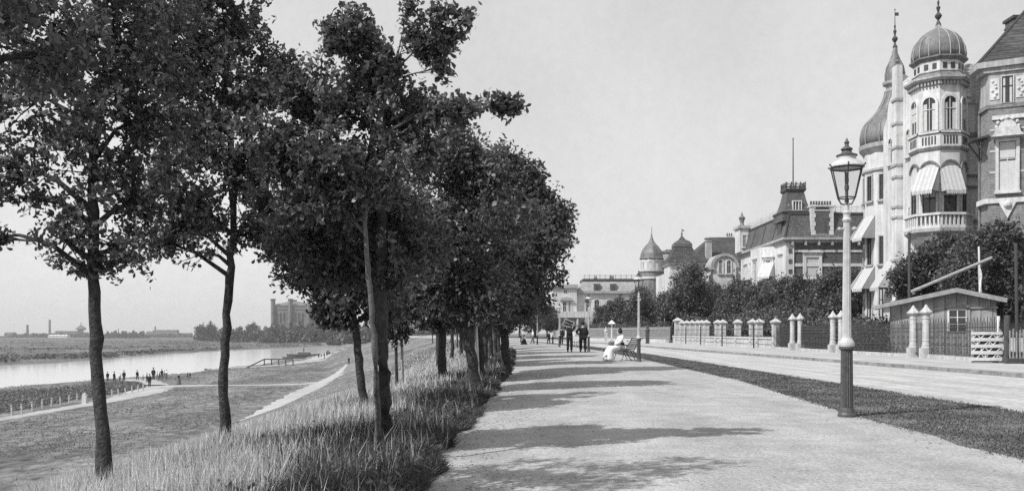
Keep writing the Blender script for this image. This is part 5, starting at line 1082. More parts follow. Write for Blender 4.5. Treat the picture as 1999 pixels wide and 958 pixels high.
# crate of slats on the shoulder
cr_ = thing('slatted_crate', 'pale open crate carried on the shoulder by the man in dark suit', 'crate', (at(1110, 0, 54).x, 54.12, 1.62)); mb = MB(); c0 = Vector(cr_.location)
Fk = Fr((c0.x, c0.y, 0), (1, 0), (0, -1)); th = R(-20)
def rp(a, z): return (a*math.cos(th)-z*math.sin(th), c0.z+.12+a*math.sin(th)+z*math.cos(th))
for (aa, bb, zz0, zz1) in ((-.33, .33, .16, .22), (-.33, .33, -.22, -.16), (-.33, -.27, -.16, .16), (.27, .33, -.16, .16), (-.27, .27, -.03, .02)):
    for t0 in (-.2, .17): mb.prism(Fk, [rp(aa, zz0), rp(bb, zz0), rp(bb, zz1), rp(aa, zz1)], t0, t0+.03)
for aa, zz in ((-.33, .16), (.27, .16), (-.33, -.22), (.27, -.22)): mb.prism(Fk, [rp(aa, zz), rp(aa+.06, zz), rp(aa+.06, zz+.06), rp(aa, zz+.06)], -.169, .169)
mb.build('slats', M['wood'], cr_)
MB().prism(Fk, [rp(-.26, -.15), rp(.26, -.15), rp(.26, .14), rp(-.26, .14)], -.1, .1).build('lining', M['wood_dark'], cr_)
def put(o, px_, D, z=.01, rz=0, s=1): o.location = ((px_-CX)/FPX*D, D, z); o.rotation_euler = (0, 0, R(rz)); o.scale = (s, s, s); return o
def again(src, label, *a, group=None, **k):
    c = copy_tree(src); c['label'] = label
    if group: c['group'] = group
    return put(c, *a, **k)
pb = standing('person', 'distant child in dark clothes walking, left of the fourth lamp post', 1.3, 'down', stride=.14, hat='none', sub=1); put(pb, 1071, 92, rz=40)
again(pb, 'distant small child in dark clothes beside the walking child', 1079, 91.5, rz=100, s=.8)
pc = standing('person', 'distant man in dark clothes walking just right of the fourth lamp post', 1.72, 'down', stride=.14, sub=1); put(pc, 1096, 88, rz=170)
pw_ = standing('person', 'distant figure in white shirt walking left of the fifth lamp post', 1.6, 'down', coat='cloth_white', legs='cloth_grey', stride=.2, hat='none', sub=1); put(pw_, 1040, 99, rz=-80)
ls = lady('person', 'distant woman in black hat and dark skirt sitting low beside the furthest lamp post', 1.6, 'cloth_white', 'cloth_black'); put(ls, 1023, 90, z=.01, rz=-60, s=.66); ls.scale = (.95, .95, .58)
# pram
pr = thing('baby_carriage', 'pale baby carriage with dark wheels between the two men further up the path', 'pram', (at(1124, 0, 80).x, 80, 0)); x_, y_ = pr.location.x, 80
mb = MB().loft([[(x_-.35, y_-.25, .45), (x_+.3, y_-.25, .45), (x_+.3, y_+.25, .45), (x_-.35, y_+.25, .45)], [(x_-.5, y_-.28, .85), (x_+.45, y_-.28, .85), (x_+.45, y_+.28, .85), (x_-.5, y_+.28, .85)]]); mb.build('body', M['cloth_white'], pr)
MB().loft([[(x_-.5+.45*(1-math.cos(t))*.9, y_+yy, .86+.45*math.sin(t)) for t in np.linspace(0, math.pi/2+.3, 7)] + [(x_-.1, y_+yy, .86)] for yy in (-.28, .28)]).build('hood', M['cloth_white'], pr)
for wx in (-.28, .25):
    for wy in (-.26, .26):
        mb = MB(); C_ = [(x_+wx+.2*math.cos(t), y_+wy, .22+.2*math.sin(t)) for t in np.linspace(0, 2*math.pi, 17)]; mb.tube(C_, .015, 4)
        for q_ in range(0, 16, 4): mb.tube([(x_+wx, y_+wy, .22), C_[q_]], .008, 4)
        mb.build('wheel', M['iron'], pr)
MB().tube([(x_+.4, y_-.2, .8), (x_+.75, y_-.2, 1.0), (x_+.75, y_+.2, 1.0), (x_+.4, y_+.2, .8)], .015, 5).build('handle', M['iron'], pr)
# riverside people
RG = 'people by the river'
def river(src, label, px_, py_, s, rz, D=None):
    D = (EYE+7)*FPX/(py_-HOR); x = (px_-CX)/FPX*D; c = copy_tree(src); c['label'] = label; c['group'] = RG; c.location = (x, D, gz(x, D)+.05); c.scale = (s, s, s); c.rotation_euler = (0, 0, R(rz)); return c
lw = lady('person', 'riverside woman in pale dress on the grass right of the path junction', 1.65, 'cloth_black', 'cloth_grey', 'cloth_white')
D = (EYE+7)*FPX/(750-HOR); x = (349-CX)/FPX*D; lw.location = (x, D, gz(x, D)+.05); lw['group'] = RG; lw.rotation_euler = (0, 0, 1.2)
river(pc, 'leftmost riverside figure, just right of the leftmost tree trunk', 210, 745, .9, 20)
river(pc, 'second riverside figure from the left, dark, hands on hips', 223, 747, 1.0, 80)
river(pw_, 'riverside child in white between two dark figures', 234, 745, .85, 10)
river(pc, 'dark riverside figure right of the child in white', 242, 745, 1.02, 200)
river(pc, 'dark riverside figure alone on the light sand left of the group', 268, 743, .98, 60)
river(pw_, 'crouched pale riverside child left of the group', 279, 744, .7, 60)
river(pc, 'nearest dark riverside figure standing on the path junction', 292, 755, 1.1, 15)
river(pb, 'dark riverside child left of the nearest dark figure', 287, 747, 1.2, 120)
river(pc, 'tall dark riverside figure behind the path junction', 299.5, 743, 1.25, 190)
river(pw_, 'pale riverside child just right of the tall figure', 307, 739.5, .8, 100)
river(pb, 'small dark riverside child right of the pale child', 311.5, 740, .95, 100)
river(pc, 'dark riverside figure in the middle of the right-hand group', 316, 738.5, .95, 30)
river(pw_, 'riverside figure in white second from the right of the group', 321, 738.5, .9, 220)
river(pw_, 'riverside figure in white shirt at the right end of the group', 325, 739, 1.0, 140)
river(pb, 'left one of two small figures at the water edge', 366.5, 737, .8, 100); river(pb, 'right one of two small figures at the water edge', 371, 737, .75, 60)
river(pc, 'lone dark figure on the meadow slope path left of the leaning tree', 681, 722, .9, 30)
for i, (a, b_, s_) in enumerate([(622, 700, 1), (627, 699, 1), (633, 701, 1.1), (638, 699, 1.05), (643, 694, 1)]): river(pc if i % 2 == 0 else pb, ['leftmost figure of the far walking group on the towpath', 'second figure of the far walking group on the towpath', 'middle figure of the far walking group on the towpath', 'fourth figure of the far walking group on the towpath', 'rightmost figure of the far walking group on the towpath'][i], a, b_, s_ if i % 2 == 0 else s_*1.2, 30+i*50)
lk = river(lw, 'pale-skirted woman on the towpath beside the far walking group', 640, 697, 1.05, 0)
# ---------------------------------------------------------------- garden fence
FG_ = 'white gate columns and piers of the garden fence'
FXp = lambda D: plerp(FE, D)
def col_round(label):
    t = thing('gate_column', label, 'gate column', (0, 0, 0), FG_)
    MB().box(-.21, .21, -.21, .21, 0, .42).build('base', M['stone'], t)
    MB().lathe(0, 0, [(.2, .422), (.2, .46), (.165, .5), (.175, .56), (.15, .6), (.15, .72), (.17, .74), (.15, .78), (.145, 1.62), (.165, 1.64), (.165, 1.68), (.145, 1.7), (.145, 1.78), (.19, 1.84)], 18).build('shaft', M['stone'], t)
    MB().lathe(0, 0, [(.2, 1.842), (.26, 1.88), (.26, 1.93), (.17, 2.02), (.09, 2.12), (.05, 2.2), (.01, 2.24)], 8, math.pi/8).build('cap', M['stone'], t); return t
def pier(label, s=1.0):
    t = thing('gate_pier', label, 'fence pier', (0, 0, 0), FG_)
    MB().box(-.2, .2, -.2, .2, 0, 1.62).build('shaft', M['stone'], t)
    MB().loft([[(-a, -a, z), (a, -a, z), (a, a, z), (-a, a, z)] for a, z in ((.2, 1.62), (.26, 1.68), (.3, 1.74), (.3, 1.8), (.12, 1.94), (.02, 2.02))]).build('cap', M['stone'], t); return t
cr0 = col_round('-'); pr0 = pier('-'); n_c = 0; n_p = 0
spec = [('c', 1808, 'round white column nearest the slatted gate, in front of the shed'), ('c', 1783, 'round white column left of its twin in front of the shed'), ('c', 1642, 'round white column half hidden behind the nearest lamp post'), ('c', 1626, 'round white column just left of the nearest lamp post'),
 ('c', 1562, 'round white column, right one of the far pair'), ('c', 1547, 'round white column, left one of the far pair'), ('p', 1514, 'square white pier at the right end of the low white wall'), ('p', 1482, 'second square pier from the right end of the low wall'), ('p', 1469, 'third square pier from the right end of the low wall'),
 ('p', 1440, 'lone square pier in the middle of the low white wall'), ('p', 1411, 'square pier, right one of the pair left of the lone pier'), ('p', 1401, 'square pier, left one of the pair left of the lone pier'), ('p', 1379, 'sixth-last square pier toward the tall gate pier'), ('p', 1370, 'fifth-last square pier toward the tall gate pier'), ('p', 1362, 'fourth-last square pier toward the tall gate pier'),
 ('p', 1351, 'third square pier to the right of the tall gate pier'), ('p', 1341, 'second square pier to the right of the tall gate pier'), ('p', 1332, 'square pier directly right of the tall gate pier'), ('T', 1323, 'tallest square gate pier with wide cap at the left end of the low wall')]
for k, px_, lab in spec:
    D = 17.25*FPX/(px_-CX); src = cr0 if k == 'c' else pr0
    if k == 'c': o = cr0 if n_c == 0 else copy_tree(cr0); n_c += 1
    else: o = pr0 if n_p == 0 else copy_tree(pr0); n_p += 1
    o['label'] = lab; o.location = (17.25, D, .11)
    if k == 'p': sc = 1+.12*(D-58)/35; o.scale = (sc, sc, 1+.18*(D-58)/35)
    if k == 'T': o.scale = (1.5, 1.5, 1.32)
lowall = thing('garden_wall', 'long low white wall with coping carrying the square piers', 'garden wall', (17.25, 57, .1))
MB().box(17.13, 17.37, 58.3, 94.5, .1, .78).build('wall', M['stone'], lowall); MB().box(17.06, 17.44, 58.4, 94.4, .782, .88).build('coping', M['trim'], lowall)
MB().box(17.12, 17.127, 62, 62.25, .35, .5).build('drain_hole', M['dark'], lowall)
# guard rail of two bars before the piers
gr = thing('guard_rail', 'iron guard rail of two bars with posts in front of the white piers', 'railing', (16.6, 62, .12), None)
MB().tube([(16.7, 57, 1.42), (16.7, 92, 1.5)], .025, 5).tube([(16.7, 57, .92), (16.7, 92, .95)], .025, 5).build('bars', M['iron'], gr)
for D in (61.3, 70.5, 78.5, 85.2): MB().box(16.66, 16.74, D-.05, D+.05, .12, 1.75).build('post', M['iron'], gr)
def iron_fence(label, x0, y0, x1, y1, h=1.55, z=.1, step=.125, fancy=True):
    t = thing('iron_fence', label, 'iron fence', (x0, y0, z), 'iron fence panels between the white columns'); L = math.hypot(x1-x0, y1-y0); F = Fr((x0, y0, 0), (x1-x0, y1-y0), (-(y1-y0), x1-x0)); mb = MB(); n = int(L/step)
    for i in range(n+1):
        a = L*i/n; hh = h if i % 2 else h-.14; mb.fbox(F, a-.011, a+.011, -.011, .011, z+.2, z+hh); mb.prism(F, [(a-.028, z+hh-.02), (a, z+hh-.07), (a+.028, z+hh-.02), (a, z+hh+.09)], -.008, .008)
    b_ = mb.build('bars', M['iron'], t); mb = MB()
    for zz in (.22, .55, 1.1, 1.25): mb.fbox(F, 0, L, -.02, .02, z+zz, z+zz+.035)
    mb.build('rails', M['iron'], t); mb = MB()
    if fancy:
        for i in range(int(L/.5)):
            a = .25+i*.5
            for s_ in (-1, 1): mb.tube([F.p(a+s_*(.02+.11*math.sin(q*.9))*1.0, 0, z+.58+q*.1) for q in range(5)], .011, 4)
            mb.tube([F.p(a+.1*math.cos(q), 0, z+.39+.1*math.sin(q)) for q in np.linspace(0, 2*math.pi, 9)], .011, 4)
        mb.build('scrollwork', M['iron'], t)
    MB().fbox(F, 0, L, -.12, .12, z-.12, z+.16).build('plinth', M['stone'], t)
    return t
pd_ = lambda px_: 17.25*FPX/(px_-CX)
iron_fence('wrought iron fence right of the twin columns, in front of the shed window', 17.25, pd_(1812)-.1, 17.0, 30.9)
t_ = thing('iron_gate', 'narrow iron gate between the twin columns in front of the shed', 'gate', (17.25, pd_(1808)+.2, .1)); mb = MB()
for i in range(6): yy = pd_(1808)+.3+i*.12; mb.box(17.24, 17.26, yy-.01, yy+.01, .2, 1.6)
mb.box(17.235, 17.265, pd_(1808)+.2, pd_(1783)-.2, .3, .34).box(17.234, 17.266, pd_(1808)+.2, pd_(1783)-.2, 1.3, 1.34); mb.build('bars', M['iron'], t_)
iron_fence('wrought iron fence between the nearest lamp post and the twin columns', 17.25, pd_(1783)+.2, 17.25, pd_(1642)-.2)
iron_fence('wrought iron fence left of the nearest lamp post, between two column pairs', 17.25, pd_(1626)+.2, 17.25, pd_(1562)-.2)
iron_fence('iron fence between the far column pair and the low white wall', 17.25, pd_(1547)+.2, 17.25, pd_(1514)-.2)
# slatted timber gate, posts and pickets at the right edge
sg = thing('board_gate', 'white slatted board barrier with zigzag struts leaning by the dark fence post', 'gate', (at(1897, 0, 30.6).x, 30.6, .12)); xa, xb = at(1896, 0, 30.6).x, at(1957, 0, 30.6).x; Fb = Fr((xa, 30.6, 0), (1, .02), (.02, -1)); W_ = xb-xa; mb = MB()
for i in range(5): mb.fbox(Fb, 0, W_*(1 if i else .98), 0, .03, .2+i*.225, .2+i*.225+(.115 if i < 4 else .1))
mb.build('boards', M['wood_white'], sg); mb = MB()
for i in range(4):
    z0 = .315+i*.225; z1 = z0+.11; n = 7
    for j in range(n):
        a = .05+(W_-.1)*j/n; b2 = a+(W_-.1)/n
        if (i*3+j) % 4 == 0: continue
        mb.prism(Fb, [(a, z0), (a+.035, z0), (b2, z1), (b2-.035, z1)] if (i+j) % 2 else [(b2, z0), (b2-.035, z0), (a, z1), (a+.035, z1)], -.01, .018)
        if (i+j) % 3 == 0: mb.fbox(Fb, a, a+.03, -.008, .016, z0, z1)
mb.build('struts', M['wood_white'], sg); MB().fbox(Fb, .05, W_-.02, -.09, -.05, .15, 1.2).build('backing', M['wood_dark'], sg)
mb = MB().fbox(Fb, .02, .09, -.045, -.005, .12, 1.28).fbox(Fb, W_-.1, W_-.03, -.045, -.005, .12, 1.28); mb.build('uprights', M['wood'], sg)
tag(MB().lathe(at(1966, 0, 30.2).x, 30.2, [(.1, .1), (.1, 1.72), (.06, 1.76)], 8).build('fence_post', M['wood_dark']), 'stout dark wooden fence post right of the white slatted barrier', 'post')
tag(MB().lathe(at(1949, 0, 31).x, 31, [(.055, .1), (.055, 1.75)], 6).build('fence_post', M['wood_white']), 'slim pale post just behind the white slatted barrier', 'post')
pf = thing('picket_fence', 'dark picket fence with pale pickets at the right edge of the picture', 'fence', (at(1970, 0, 30).x, 30, .1)); mb = MB(); mbp = MB()
for i in range(22): x = pf.location.x+i*.115; h_ = 1.25+.05*math.sin(i*2.2); mb.box(x, x+.035, 29.98, 30.0, .3, h_)
mb.build('pickets', M['wood'], pf); MB().box(pf.location.x-.1, pf.location.x+2.6, 30.003, 30.04, .45, .52).box(pf.location.x-.1, pf.location.x+2.6, 30.003, 30.04, 1.0, 1.06).build('rails', M['wood_dark'], pf); MB().box(pf.location.x-.1, pf.location.x+2.6, 29.97, 30.05, .0, .29).build('base_board', M['wood_dark'], pf)
# ---------------------------------------------------------------- shed
DS = 42.0; sx0, sx1 = at(1737, 0, DS).x, at(1945, 0, DS).x; SH = thing('wooden_shed', 'low wooden shed with board gable, six-pane window and felted roof behind the iron fence', 'shed', (sx0, DS, .1)); SA = R(23.5); Fh = Fr((sx0, DS, 0), (math.cos(SA), -math.sin(SA)), (-math.sin(SA), -math.cos(SA))); pa = lambda px_: ((px_-CX)/FPX*DS-sx0)/(math.cos(SA)+(px_-CX)/FPX*math.sin(SA)); W_ = pa(1945); xr = pa(1866)
Zh = lambda py, a: EYE+(HOR-py)/FPX*(DS-a*math.sin(SA)); zl, zr_, zp = Z(594, DS), Zh(582, W_), Zh(566, xr)
MB().prism(Fh, [(0, .1), (W_, .1), (W_, zr_-.02), (xr, zp-.02), (0, zl-.02)], -4, 0).build('wall', M['boards'], SH)
def slab_(a0, z0, a1, z1, m='felt', nm='roof'): return MB().loft([[Fh.p(a0, t, z0), Fh.p(a1, t, z1), Fh.p(a1, t, z1+.09), Fh.p(a0, t, z0+.09)] for t in (.45, -4.3)]).build(nm, M[m], SH)
sl_ = (zp-zl)/xr; sr_ = (zp-zr_)/(W_-xr)
slab_(-.75, zl-.75*sl_, xr, zp); slab_(xr+.002, zp, W_+.4, zr_-.4*sr_)
MB().prism(Fh, [(-.7, zl-.7*sl_-.1), (xr, zp-.12), (xr, zp-.005), (-.7, zl-.7*sl_-.005)], .452, .49).prism(Fh, [(xr+.002, zp-.12), (W_+.38, zr_-.38*sr_-.12), (W_+.38, zr_-.38*sr_-.005), (xr+.002, zp-.005)], .452, .49).build('bargeboard', M['wood'], SH)
wx = pa(1869); wn = MB().ring(Fh, rect_pts(wx-.42, wx+.42, Z(648, DS), Z(604, DS)+.06), rect_pts(wx-.34, wx+.34, Z(646, DS), Z(607, DS)), -.02, .05).build('window', M['wood_white'], SH); MB().fbox(Fh, wx-.34, wx+.34, -.02, .01, Z(646, DS), Z(607, DS)).build('pane', M['pane'], wn)
mb = MB(); z0, z1 = Z(646, DS), Z(607, DS); mb.fbox(Fh, wx-.02, wx+.02, .012, .04, z0, z1)
for i in (1, 2): mb.fbox(Fh, wx-.34, wx+.34, .014, .042, z0+(z1-z0)*i/3-.015, z0+(z1-z0)*i/3+.015)
mb.build('glazing_bars', M['wood_white'], wn); MB().fbox(Fh, wx-.5, wx+.5, .0, .12, Z(603, DS), Z(600, DS)).build('window_head', M['wood_dark'], wn)
dx = pa(1921); MB().fbox(Fh, dx-.5, dx+.5, .004, .03, .1, Z(604, DS)).build('door', M['boards'], SH); MB().fbox(Fh, dx-.55, dx+.55, .0, .1, Z(603.5, DS), Z(601, DS)).fbox(Fh, dx-.72, dx-.56, .0, .05, .1, Z(596, DS)).build('door_frame', M['wood'], SH)
pp = at(1775, 560, 44); tag(MB().tube([(pp.x, 44, 2.2), (pp.x, 44, Z(457, 44))], .07, 8).lathe(pp.x, 44, [(.09, Z(457, 44)), (.1, Z(455, 44)), (.02, Z(453, 44))], 8).build('stovepipe', M['iron']), 'tall dark stovepipe rising from the left slope of the shed roof', 'stovepipe')
a, b_ = at(1779, 569, 42.8), at(1936, 503, 42.4); tag(MB().tube([a, b_], .075, 8).build('boom_pole', M['wood']), 'long pale pole slanting above the shed roof', 'pole')
a = at(1913, 575, 43.2); tag(MB().tube([(a.x, a.y, 2.9), at(1911, 481, 43.2)], .045, 6).build('flag_staff', M['wood_white']), 'thin white upright pole with cloth tied to it above the shed roof', 'pole')
cl = MB(); q1, q2 = at(1911, 520, 43.15), at(1917, 570, 43.1); cl.loft([[(q1.x+(q2.x-q1.x)*t+dx_*(.5+.5*math.sin(t*5)), q1.y+.03*math.sin(dx_*30+t*6), q1.z+(q2.z-q1.z)*t) for dx_ in (-.09, -.04, .03, .1)] for t in np.linspace(0, 1, 7)], cap=False)
tag(cl.build('tied_cloth', M['cloth_white']), 'white cloth strip hanging from the thin upright pole', 'cloth')
tag(MB().tube([(at(1986, 0, 34).x, 34, .1), (at(1983, 0, 34).x, 34, 4.6)], .06, 8).build('drain_post', M['iron']), 'dark upright iron pole at the right edge before the brick house', 'pole')
# pale palisade on the far bend, chain posts
pq_ = thing('palisade_fence', 'pale palisade fence on the bend behind the woman on the bench', 'fence', (12, 120, .1)); mb = MB(); pts = [(17.2, 96.5), (15.5, 106), (11.5, 122), (9.3, 133)]
for (a, b_) in zip(pts[:-1], pts[1:]):
    L = math.hypot(b_[0]-a[0], b_[1]-a[1]); n = int(L/.26); F = Fr((*a, 0), (b_[0]-a[0], b_[1]-a[1]), (-1, 0))
    for i in range(n): u_ = L*i/n; mb.prism(F, [(u_, .3), (u_+.08, .3), (u_+.08, 1.75), (u_+.04, 1.9), (u_, 1.75)], -.02, .02)
    mb.fbox(F, 0, L, .02, .06, .6, .7).fbox(F, 0, L, .02, .06, 1.6, 1.7)
mb.build('palisade', M['wood'], pq_); mb = MB()
for (a, b_) in zip(pts[:-1], pts[1:]):
    L = math.hypot(b_[0]-a[0], b_[1]-a[1]); F = Fr((*a, 0), (b_[0]-a[0], b_[1]-a[1]), (-1, 0)); mb.fbox(F, 0, L, .1, .5, .05, .5)
mb.build('low_wall', M['stone'], pq_)
for px_, D, lab in [(1183, 112, 'stone bollard with pale ball top left of the woman on the bench'), (1264, 88, 'short dark post at the roadside right of the second lamp post')]:
    x = (px_-CX)/FPX*D; t = thing('bollard', lab, 'bollard', (x, D, 0)); MB().box(x-.17, x+.17, D-.17, D+.17, 0, 1.35).build('shaft', M['wood_dark'] if px_ > 1200 else M['stone'], t)
    MB().lathe(x, D, [(.24, 1.35), (.24, 1.5), (.1, 1.65), (.15, 1.8), (.02, 1.95)], 8).build('cap', M['stone'] if px_ < 1200 else M['wood_dark'], t)
x, D = (1194-CX)/FPX*108, 108; t = thing('sign_post', 'thin post with small roofed top left of the woman on the bench', 'sign post', (x, D, 0)); MB().box(x-.07, x+.07, D-.07, D+.07, 0, 2.2).build('post', M['wood_white'], t); MB().loft([[(x-.1, D-.1, 2.2), (x+.1, D-.1, 2.2), (x+.1, D+.1, 2.2), (x-.1, D+.1, 2.2)], [(x-.45, D-.4, 2.3), (x+.45, D-.4, 2.3), (x+.45, D+.4, 2.3), (x-.45, D+.4, 2.3)], [(x-.02, D-.02, 2.75), (x+.02, D-.02, 2.75), (x+.02, D+.02, 2.75), (x-.02, D+.02, 2.75)]]).build('cap', M['wood_white'], t)
# ---------------------------------------------------------------- riverside furniture
wl = [gp(px_, py_, -7) for px_, py_ in [(-25, 821), (14, 812), (34, 808), (55, 803), (75, 797), (93, 793.5), (111, 790), (128, 786.5), (144, 783), (176, 779), (213, 774), (226, 772), (240, 770), (253, 767), (264.5, 764), (275, 762)]]
post0 = None
for g in wl:
    if post0 is None: o = MB().box(-.07, .07, -.07, .07, -.2, 1.0).build('fence_post', M['stone']); tag(o, 'short white post beside the riverside path, one of an even row', 'post', 'white posts along the riverside path'); post0 = o
    else: o = post0.copy(); COL.objects.link(o)
    o['label'] = 'short white post beside the riverside path, %s from the left' % 'first second third fourth fifth sixth seventh eighth ninth tenth eleventh twelfth thirteenth fourteenth fifteenth sixteenth'.split()[wl.index(g)]
    o.location = (g.x, g.y+.8, gz(g.x, g.y)); o.rotation_euler = (0, R(random.uniform(-4, 4)), 0)
mb = MB()
for zz in (.45, .85): mb.tube([(g.x, g.y+.8, gz(g.x, g.y)+zz) for g in wl], .02, 4)
tag(mb.build('fence_wire', M['iron']), 'wire strung along the white posts of the riverside path', 'wire')
ms = gp(165, 786, -7); t = thing('marker_stone', 'white marker stone with rounded top standing left of the leftmost trunk by the river', 'stone', (ms.x, ms.y, gz(ms.x, ms.y)))
z0 = t.location.z; F = Fr((ms.x, ms.y, 0), (1, 0), (0, -1)); MB().prism(F, [(-.27, z0-.1), (.27, z0-.1), (.24, z0+.95), (.14, z0+1.2), (0, z0+1.32), (-.14, z0+1.2), (-.24, z0+.95)], -.2, .2).build('slab', M['trim'], t)
# dark reed bed between the river and the path
def scatter_clumps(name, label, pts_fn, n, size, m, seed, hgt, per=5):
    r = np.random.default_rng(seed); P = pts_fn(r, n); C = np.repeat(P, per, 0)+r.normal(0, size*.8, (len(P)*per, 3)); C[:, 2] = np.abs(C[:, 2]-np.repeat(P[:, 2], per))*hgt/size+np.repeat(P[:, 2], per)
    return tag(npmesh(name, leaf_polys(C, size, r), 6, M[m]), label, None, kind='stuff')
def reed(r, n):
    o = []
    A = [gp(a, b_, -7) for a, b_ in ((-40, 818), (40, 802), (120, 785), (200, 771), (250, 763), (275, 757))]; B = [gp(a, b_, -7) for a, b_ in ((-40, 766), (40, 763), (120, 757), (200, 750), (250, 749), (262, 751))]
    for i in range(n):
        s = r.uniform(0, len(A)-1.001); k = int(s); f = s-k; a = A[k].lerp(A[k+1], f); b_ = B[k].lerp(B[k+1], f); p = a.lerp(b_, r.uniform(.05, .98)); o.append((p.x, p.y+1.2, gz(p.x, p.y+1.2)+.03))
    return np.array(o)
scatter_clumps('reed_bed', None, reed, 5200, .26, 'grass', 3, .2)
# landing stage, gangway, boats
j0, j1, j2 = gp(480, 718, -7), gp(516, 712, -7), gp(572, 712.5, -7)
js = thing('landing_stage', 'timber gangway with handrail sloping to the water at the river bank', 'jetty', (j1.x, j1.y, -7)); zq = -6.4
mb = MB().tube([(j0.x, j0.y, -7.0), (j1.x, j1.y, zq+.9), (j2.x, j2.y, zq+.9)], .16, 5).tube([(j0.x, j0.y+.5, -7.6), (j1.x, j1.y+.5, -6.9), (j2.x, j2.y+.5, -6.9)], .1, 5); mb.build('beams', M['wood_dark'], js)
for f_ in (0, .25, .5, .75, 1): p = Vector(j1).lerp(Vector(j2), f_); MB().box(p.x-.12, p.x+.12, p.y-.12, p.y+.12, -8.4, zq+.95).build('post', M['wood_dark'], js)
MB().loft([[(j0.x, j0.y+.2, -7.6), (j0.x, j0.y+2.2, -7.6), (j0.x, j0.y+2.2, -7.5), (j0.x, j0.y+.2, -7.5)], [(j1.x, j1.y+.2, -6.95), (j1.x, j1.y+2.2, -6.95), (j1.x, j1.y+2.2, -6.85), (j1.x, j1.y+.2, -6.85)], [(j2.x, j2.y+.2, -6.95), (j2.x, j2.y+2.2, -6.95), (j2.x, j2.y+2.2, -6.85), (j2.x, j2.y+.2, -6.85)]]).build('deck', M['wood'], js)
def boat(label, x, y, L, rz, group=None):
    t = thing('rowing_boat', label, 'rowing boat', (0, 0, 0), group); secs = []
    for f_ in np.linspace(-1, 1, 9):
        w_ = .62*(1-abs(f_)**2.4)+.03; zt = .5+.2*f_*f_; secs.append([(f_*L/2, -w_, zt), (f_*L/2, -w_*.6, .0), (f_*L/2, w_*.6, .0), (f_*L/2, w_, zt), (f_*L/2, w_*.85, zt), (f_*L/2, w_*.5, .1), (f_*L/2, -w_*.5, .1), (f_*L/2, -w_*.85, zt)])
    MB().loft(secs).build('hull', M['wood_dark'], t); mb = MB()
    for f_ in (-.45, 0, .45): mb.box(f_*L/2-.12, f_*L/2+.12, -.5, .5, .38, .42)
    mb.build('thwarts', M['wood'], t); t.location = (x, y, -8.02); t.rotation_euler = (0, 0, rz); return t
for i, px_ in enumerate((446, 455, 463, 472)):
    g = gp(px_, 724, -8); x_w = plerp(NB, g.y)-2.5-i*.2
    b0 = boat('-', g.x-1, g.y+1.5, 4.4, R(60+i*9), 'rowing boats moored at the bank') if i == 0 else copy_tree(b0); b0.location = (g.x-3.5, g.y, -8.02); b0.rotation_euler = (0, 0, R(20+i*25)); b0['label'] = ['leftmost rowing boat moored by the second tree trunk', 'second rowing boat from the second tree trunk', 'third rowing boat, near the gangway', 'rowing boat closest to the timber gangway'][i]
g = gp(592, 696, -8); st = thing('steam_launch', 'small dark steam launch with deckhouse and funnel moored at the far bank', 'boat', (g.x, g.y, -8)); x, y = g.x, g.y; secs = []
for f_ in np.linspace(-1, 1, 9): w_ = 1.5*(1-abs(f_)**2.6)+.05; secs.append([(x+f_*6.5, y-w_, -7.1+.3*f_*f_), (x+f_*6.3, y-w_*.7, -8.2), (x+f_*6.3, y+w_*.7, -8.2), (x+f_*6.5, y+w_, -7.1+.3*f_*f_)])
MB().loft(secs).build('hull', M['wood_dark'], st); dh = MB().box(x-2, x+2.6, y-.9, y+.9, -7.15, -6.1).build('deckhouse', M['cloth_grey'], st); MB().box(x-2.4, x+3, y-1.1, y+1.1, -6.098, -6.0).build('cabin_roof', M['wood_white'], dh)
MB().tube([(x+.2, y, -6.0), (x+.2, y, -4.6)], .22, 8).build('funnel', M['iron'], st); MB().tube([(x-5, y, -7), (x-5, y, -4.8)], .06, 5).build('mast', M['wood'], st)
g2 = gp(575, 699, -8); tag(MB().loft([[(g2.x-4, g2.y-1, -8.05), (g2.x+4, g2.y-1, -8.05), (g2.x+4, g2.y+1, -8.05), (g2.x-4, g2.y+1, -8.05)], [(g2.x-4.4, g2.y-1.2, -7.5), (g2.x+4.4, g2.y-1.2, -7.5), (g2.x+4.4, g2.y+1.2, -7.5), (g2.x-4.4, g2.y+1.2, -7.5)]]).build('pontoon', M['wood_dark']), 'flat dark pontoon moored left of the steam launch', 'pontoon')
# ---------------------------------------------------------------- far bank, town, castle-like tower
r = np.random.default_rng(77)
def farb(r, n):
    D = np.exp(r.uniform(math.log(235), math.log(900), n)); fb = np.interp(D, [p[1] for p in FB], [p[0] for p in FB]); X = fb-2-np.abs(r.normal(0, 1, n))*np.where(r.random(n) < .5, 6, 120)
    q = (X > -.62*D) & (np.sin(X*.05+D*.03)*np.sin(D*.045)+r.normal(0, .5, n) > .15); X, D = X[q], D[q]; Zz = gzv(X, D); k = Zz > -7.5; return np.stack([X[k], D[k], Zz[k]+.1], 1)
scatter_clumps('far_bank_scrub', None, farb, 5200, .9, 'leaf_dark', 5, .5)
def wood_mass(name, label, spans, n, size, m, seed):
    r = np.random.default_rng(seed); P = []
    for (pa, pb_, D, top, dens) in spans:
        k = int(n*dens); px_ = r.uniform(pa, pb_, k); d = D+r.uniform(-25, 25, k); h = (HOR-top)/FPX*D+EYE+7; hh = h*(.72+.18*np.sin(px_*.35+D)+.12*np.sin(px_*.9)); hh = np.maximum(hh, h*.35)
        tpr = np.clip(np.minimum(px_-pa, pb_-px_)/((pb_-pa)*.12), .2, 1); X = (px_-CX)/FPX*d; P.append(np.stack([X, d, -7+hh*tpr*r.uniform(0, 1, k)**.7], 1))
    P = np.concatenate(P); return tag(npmesh(name, leaf_polys(P, size, r), 6, M[m]), label, None, kind='stuff')
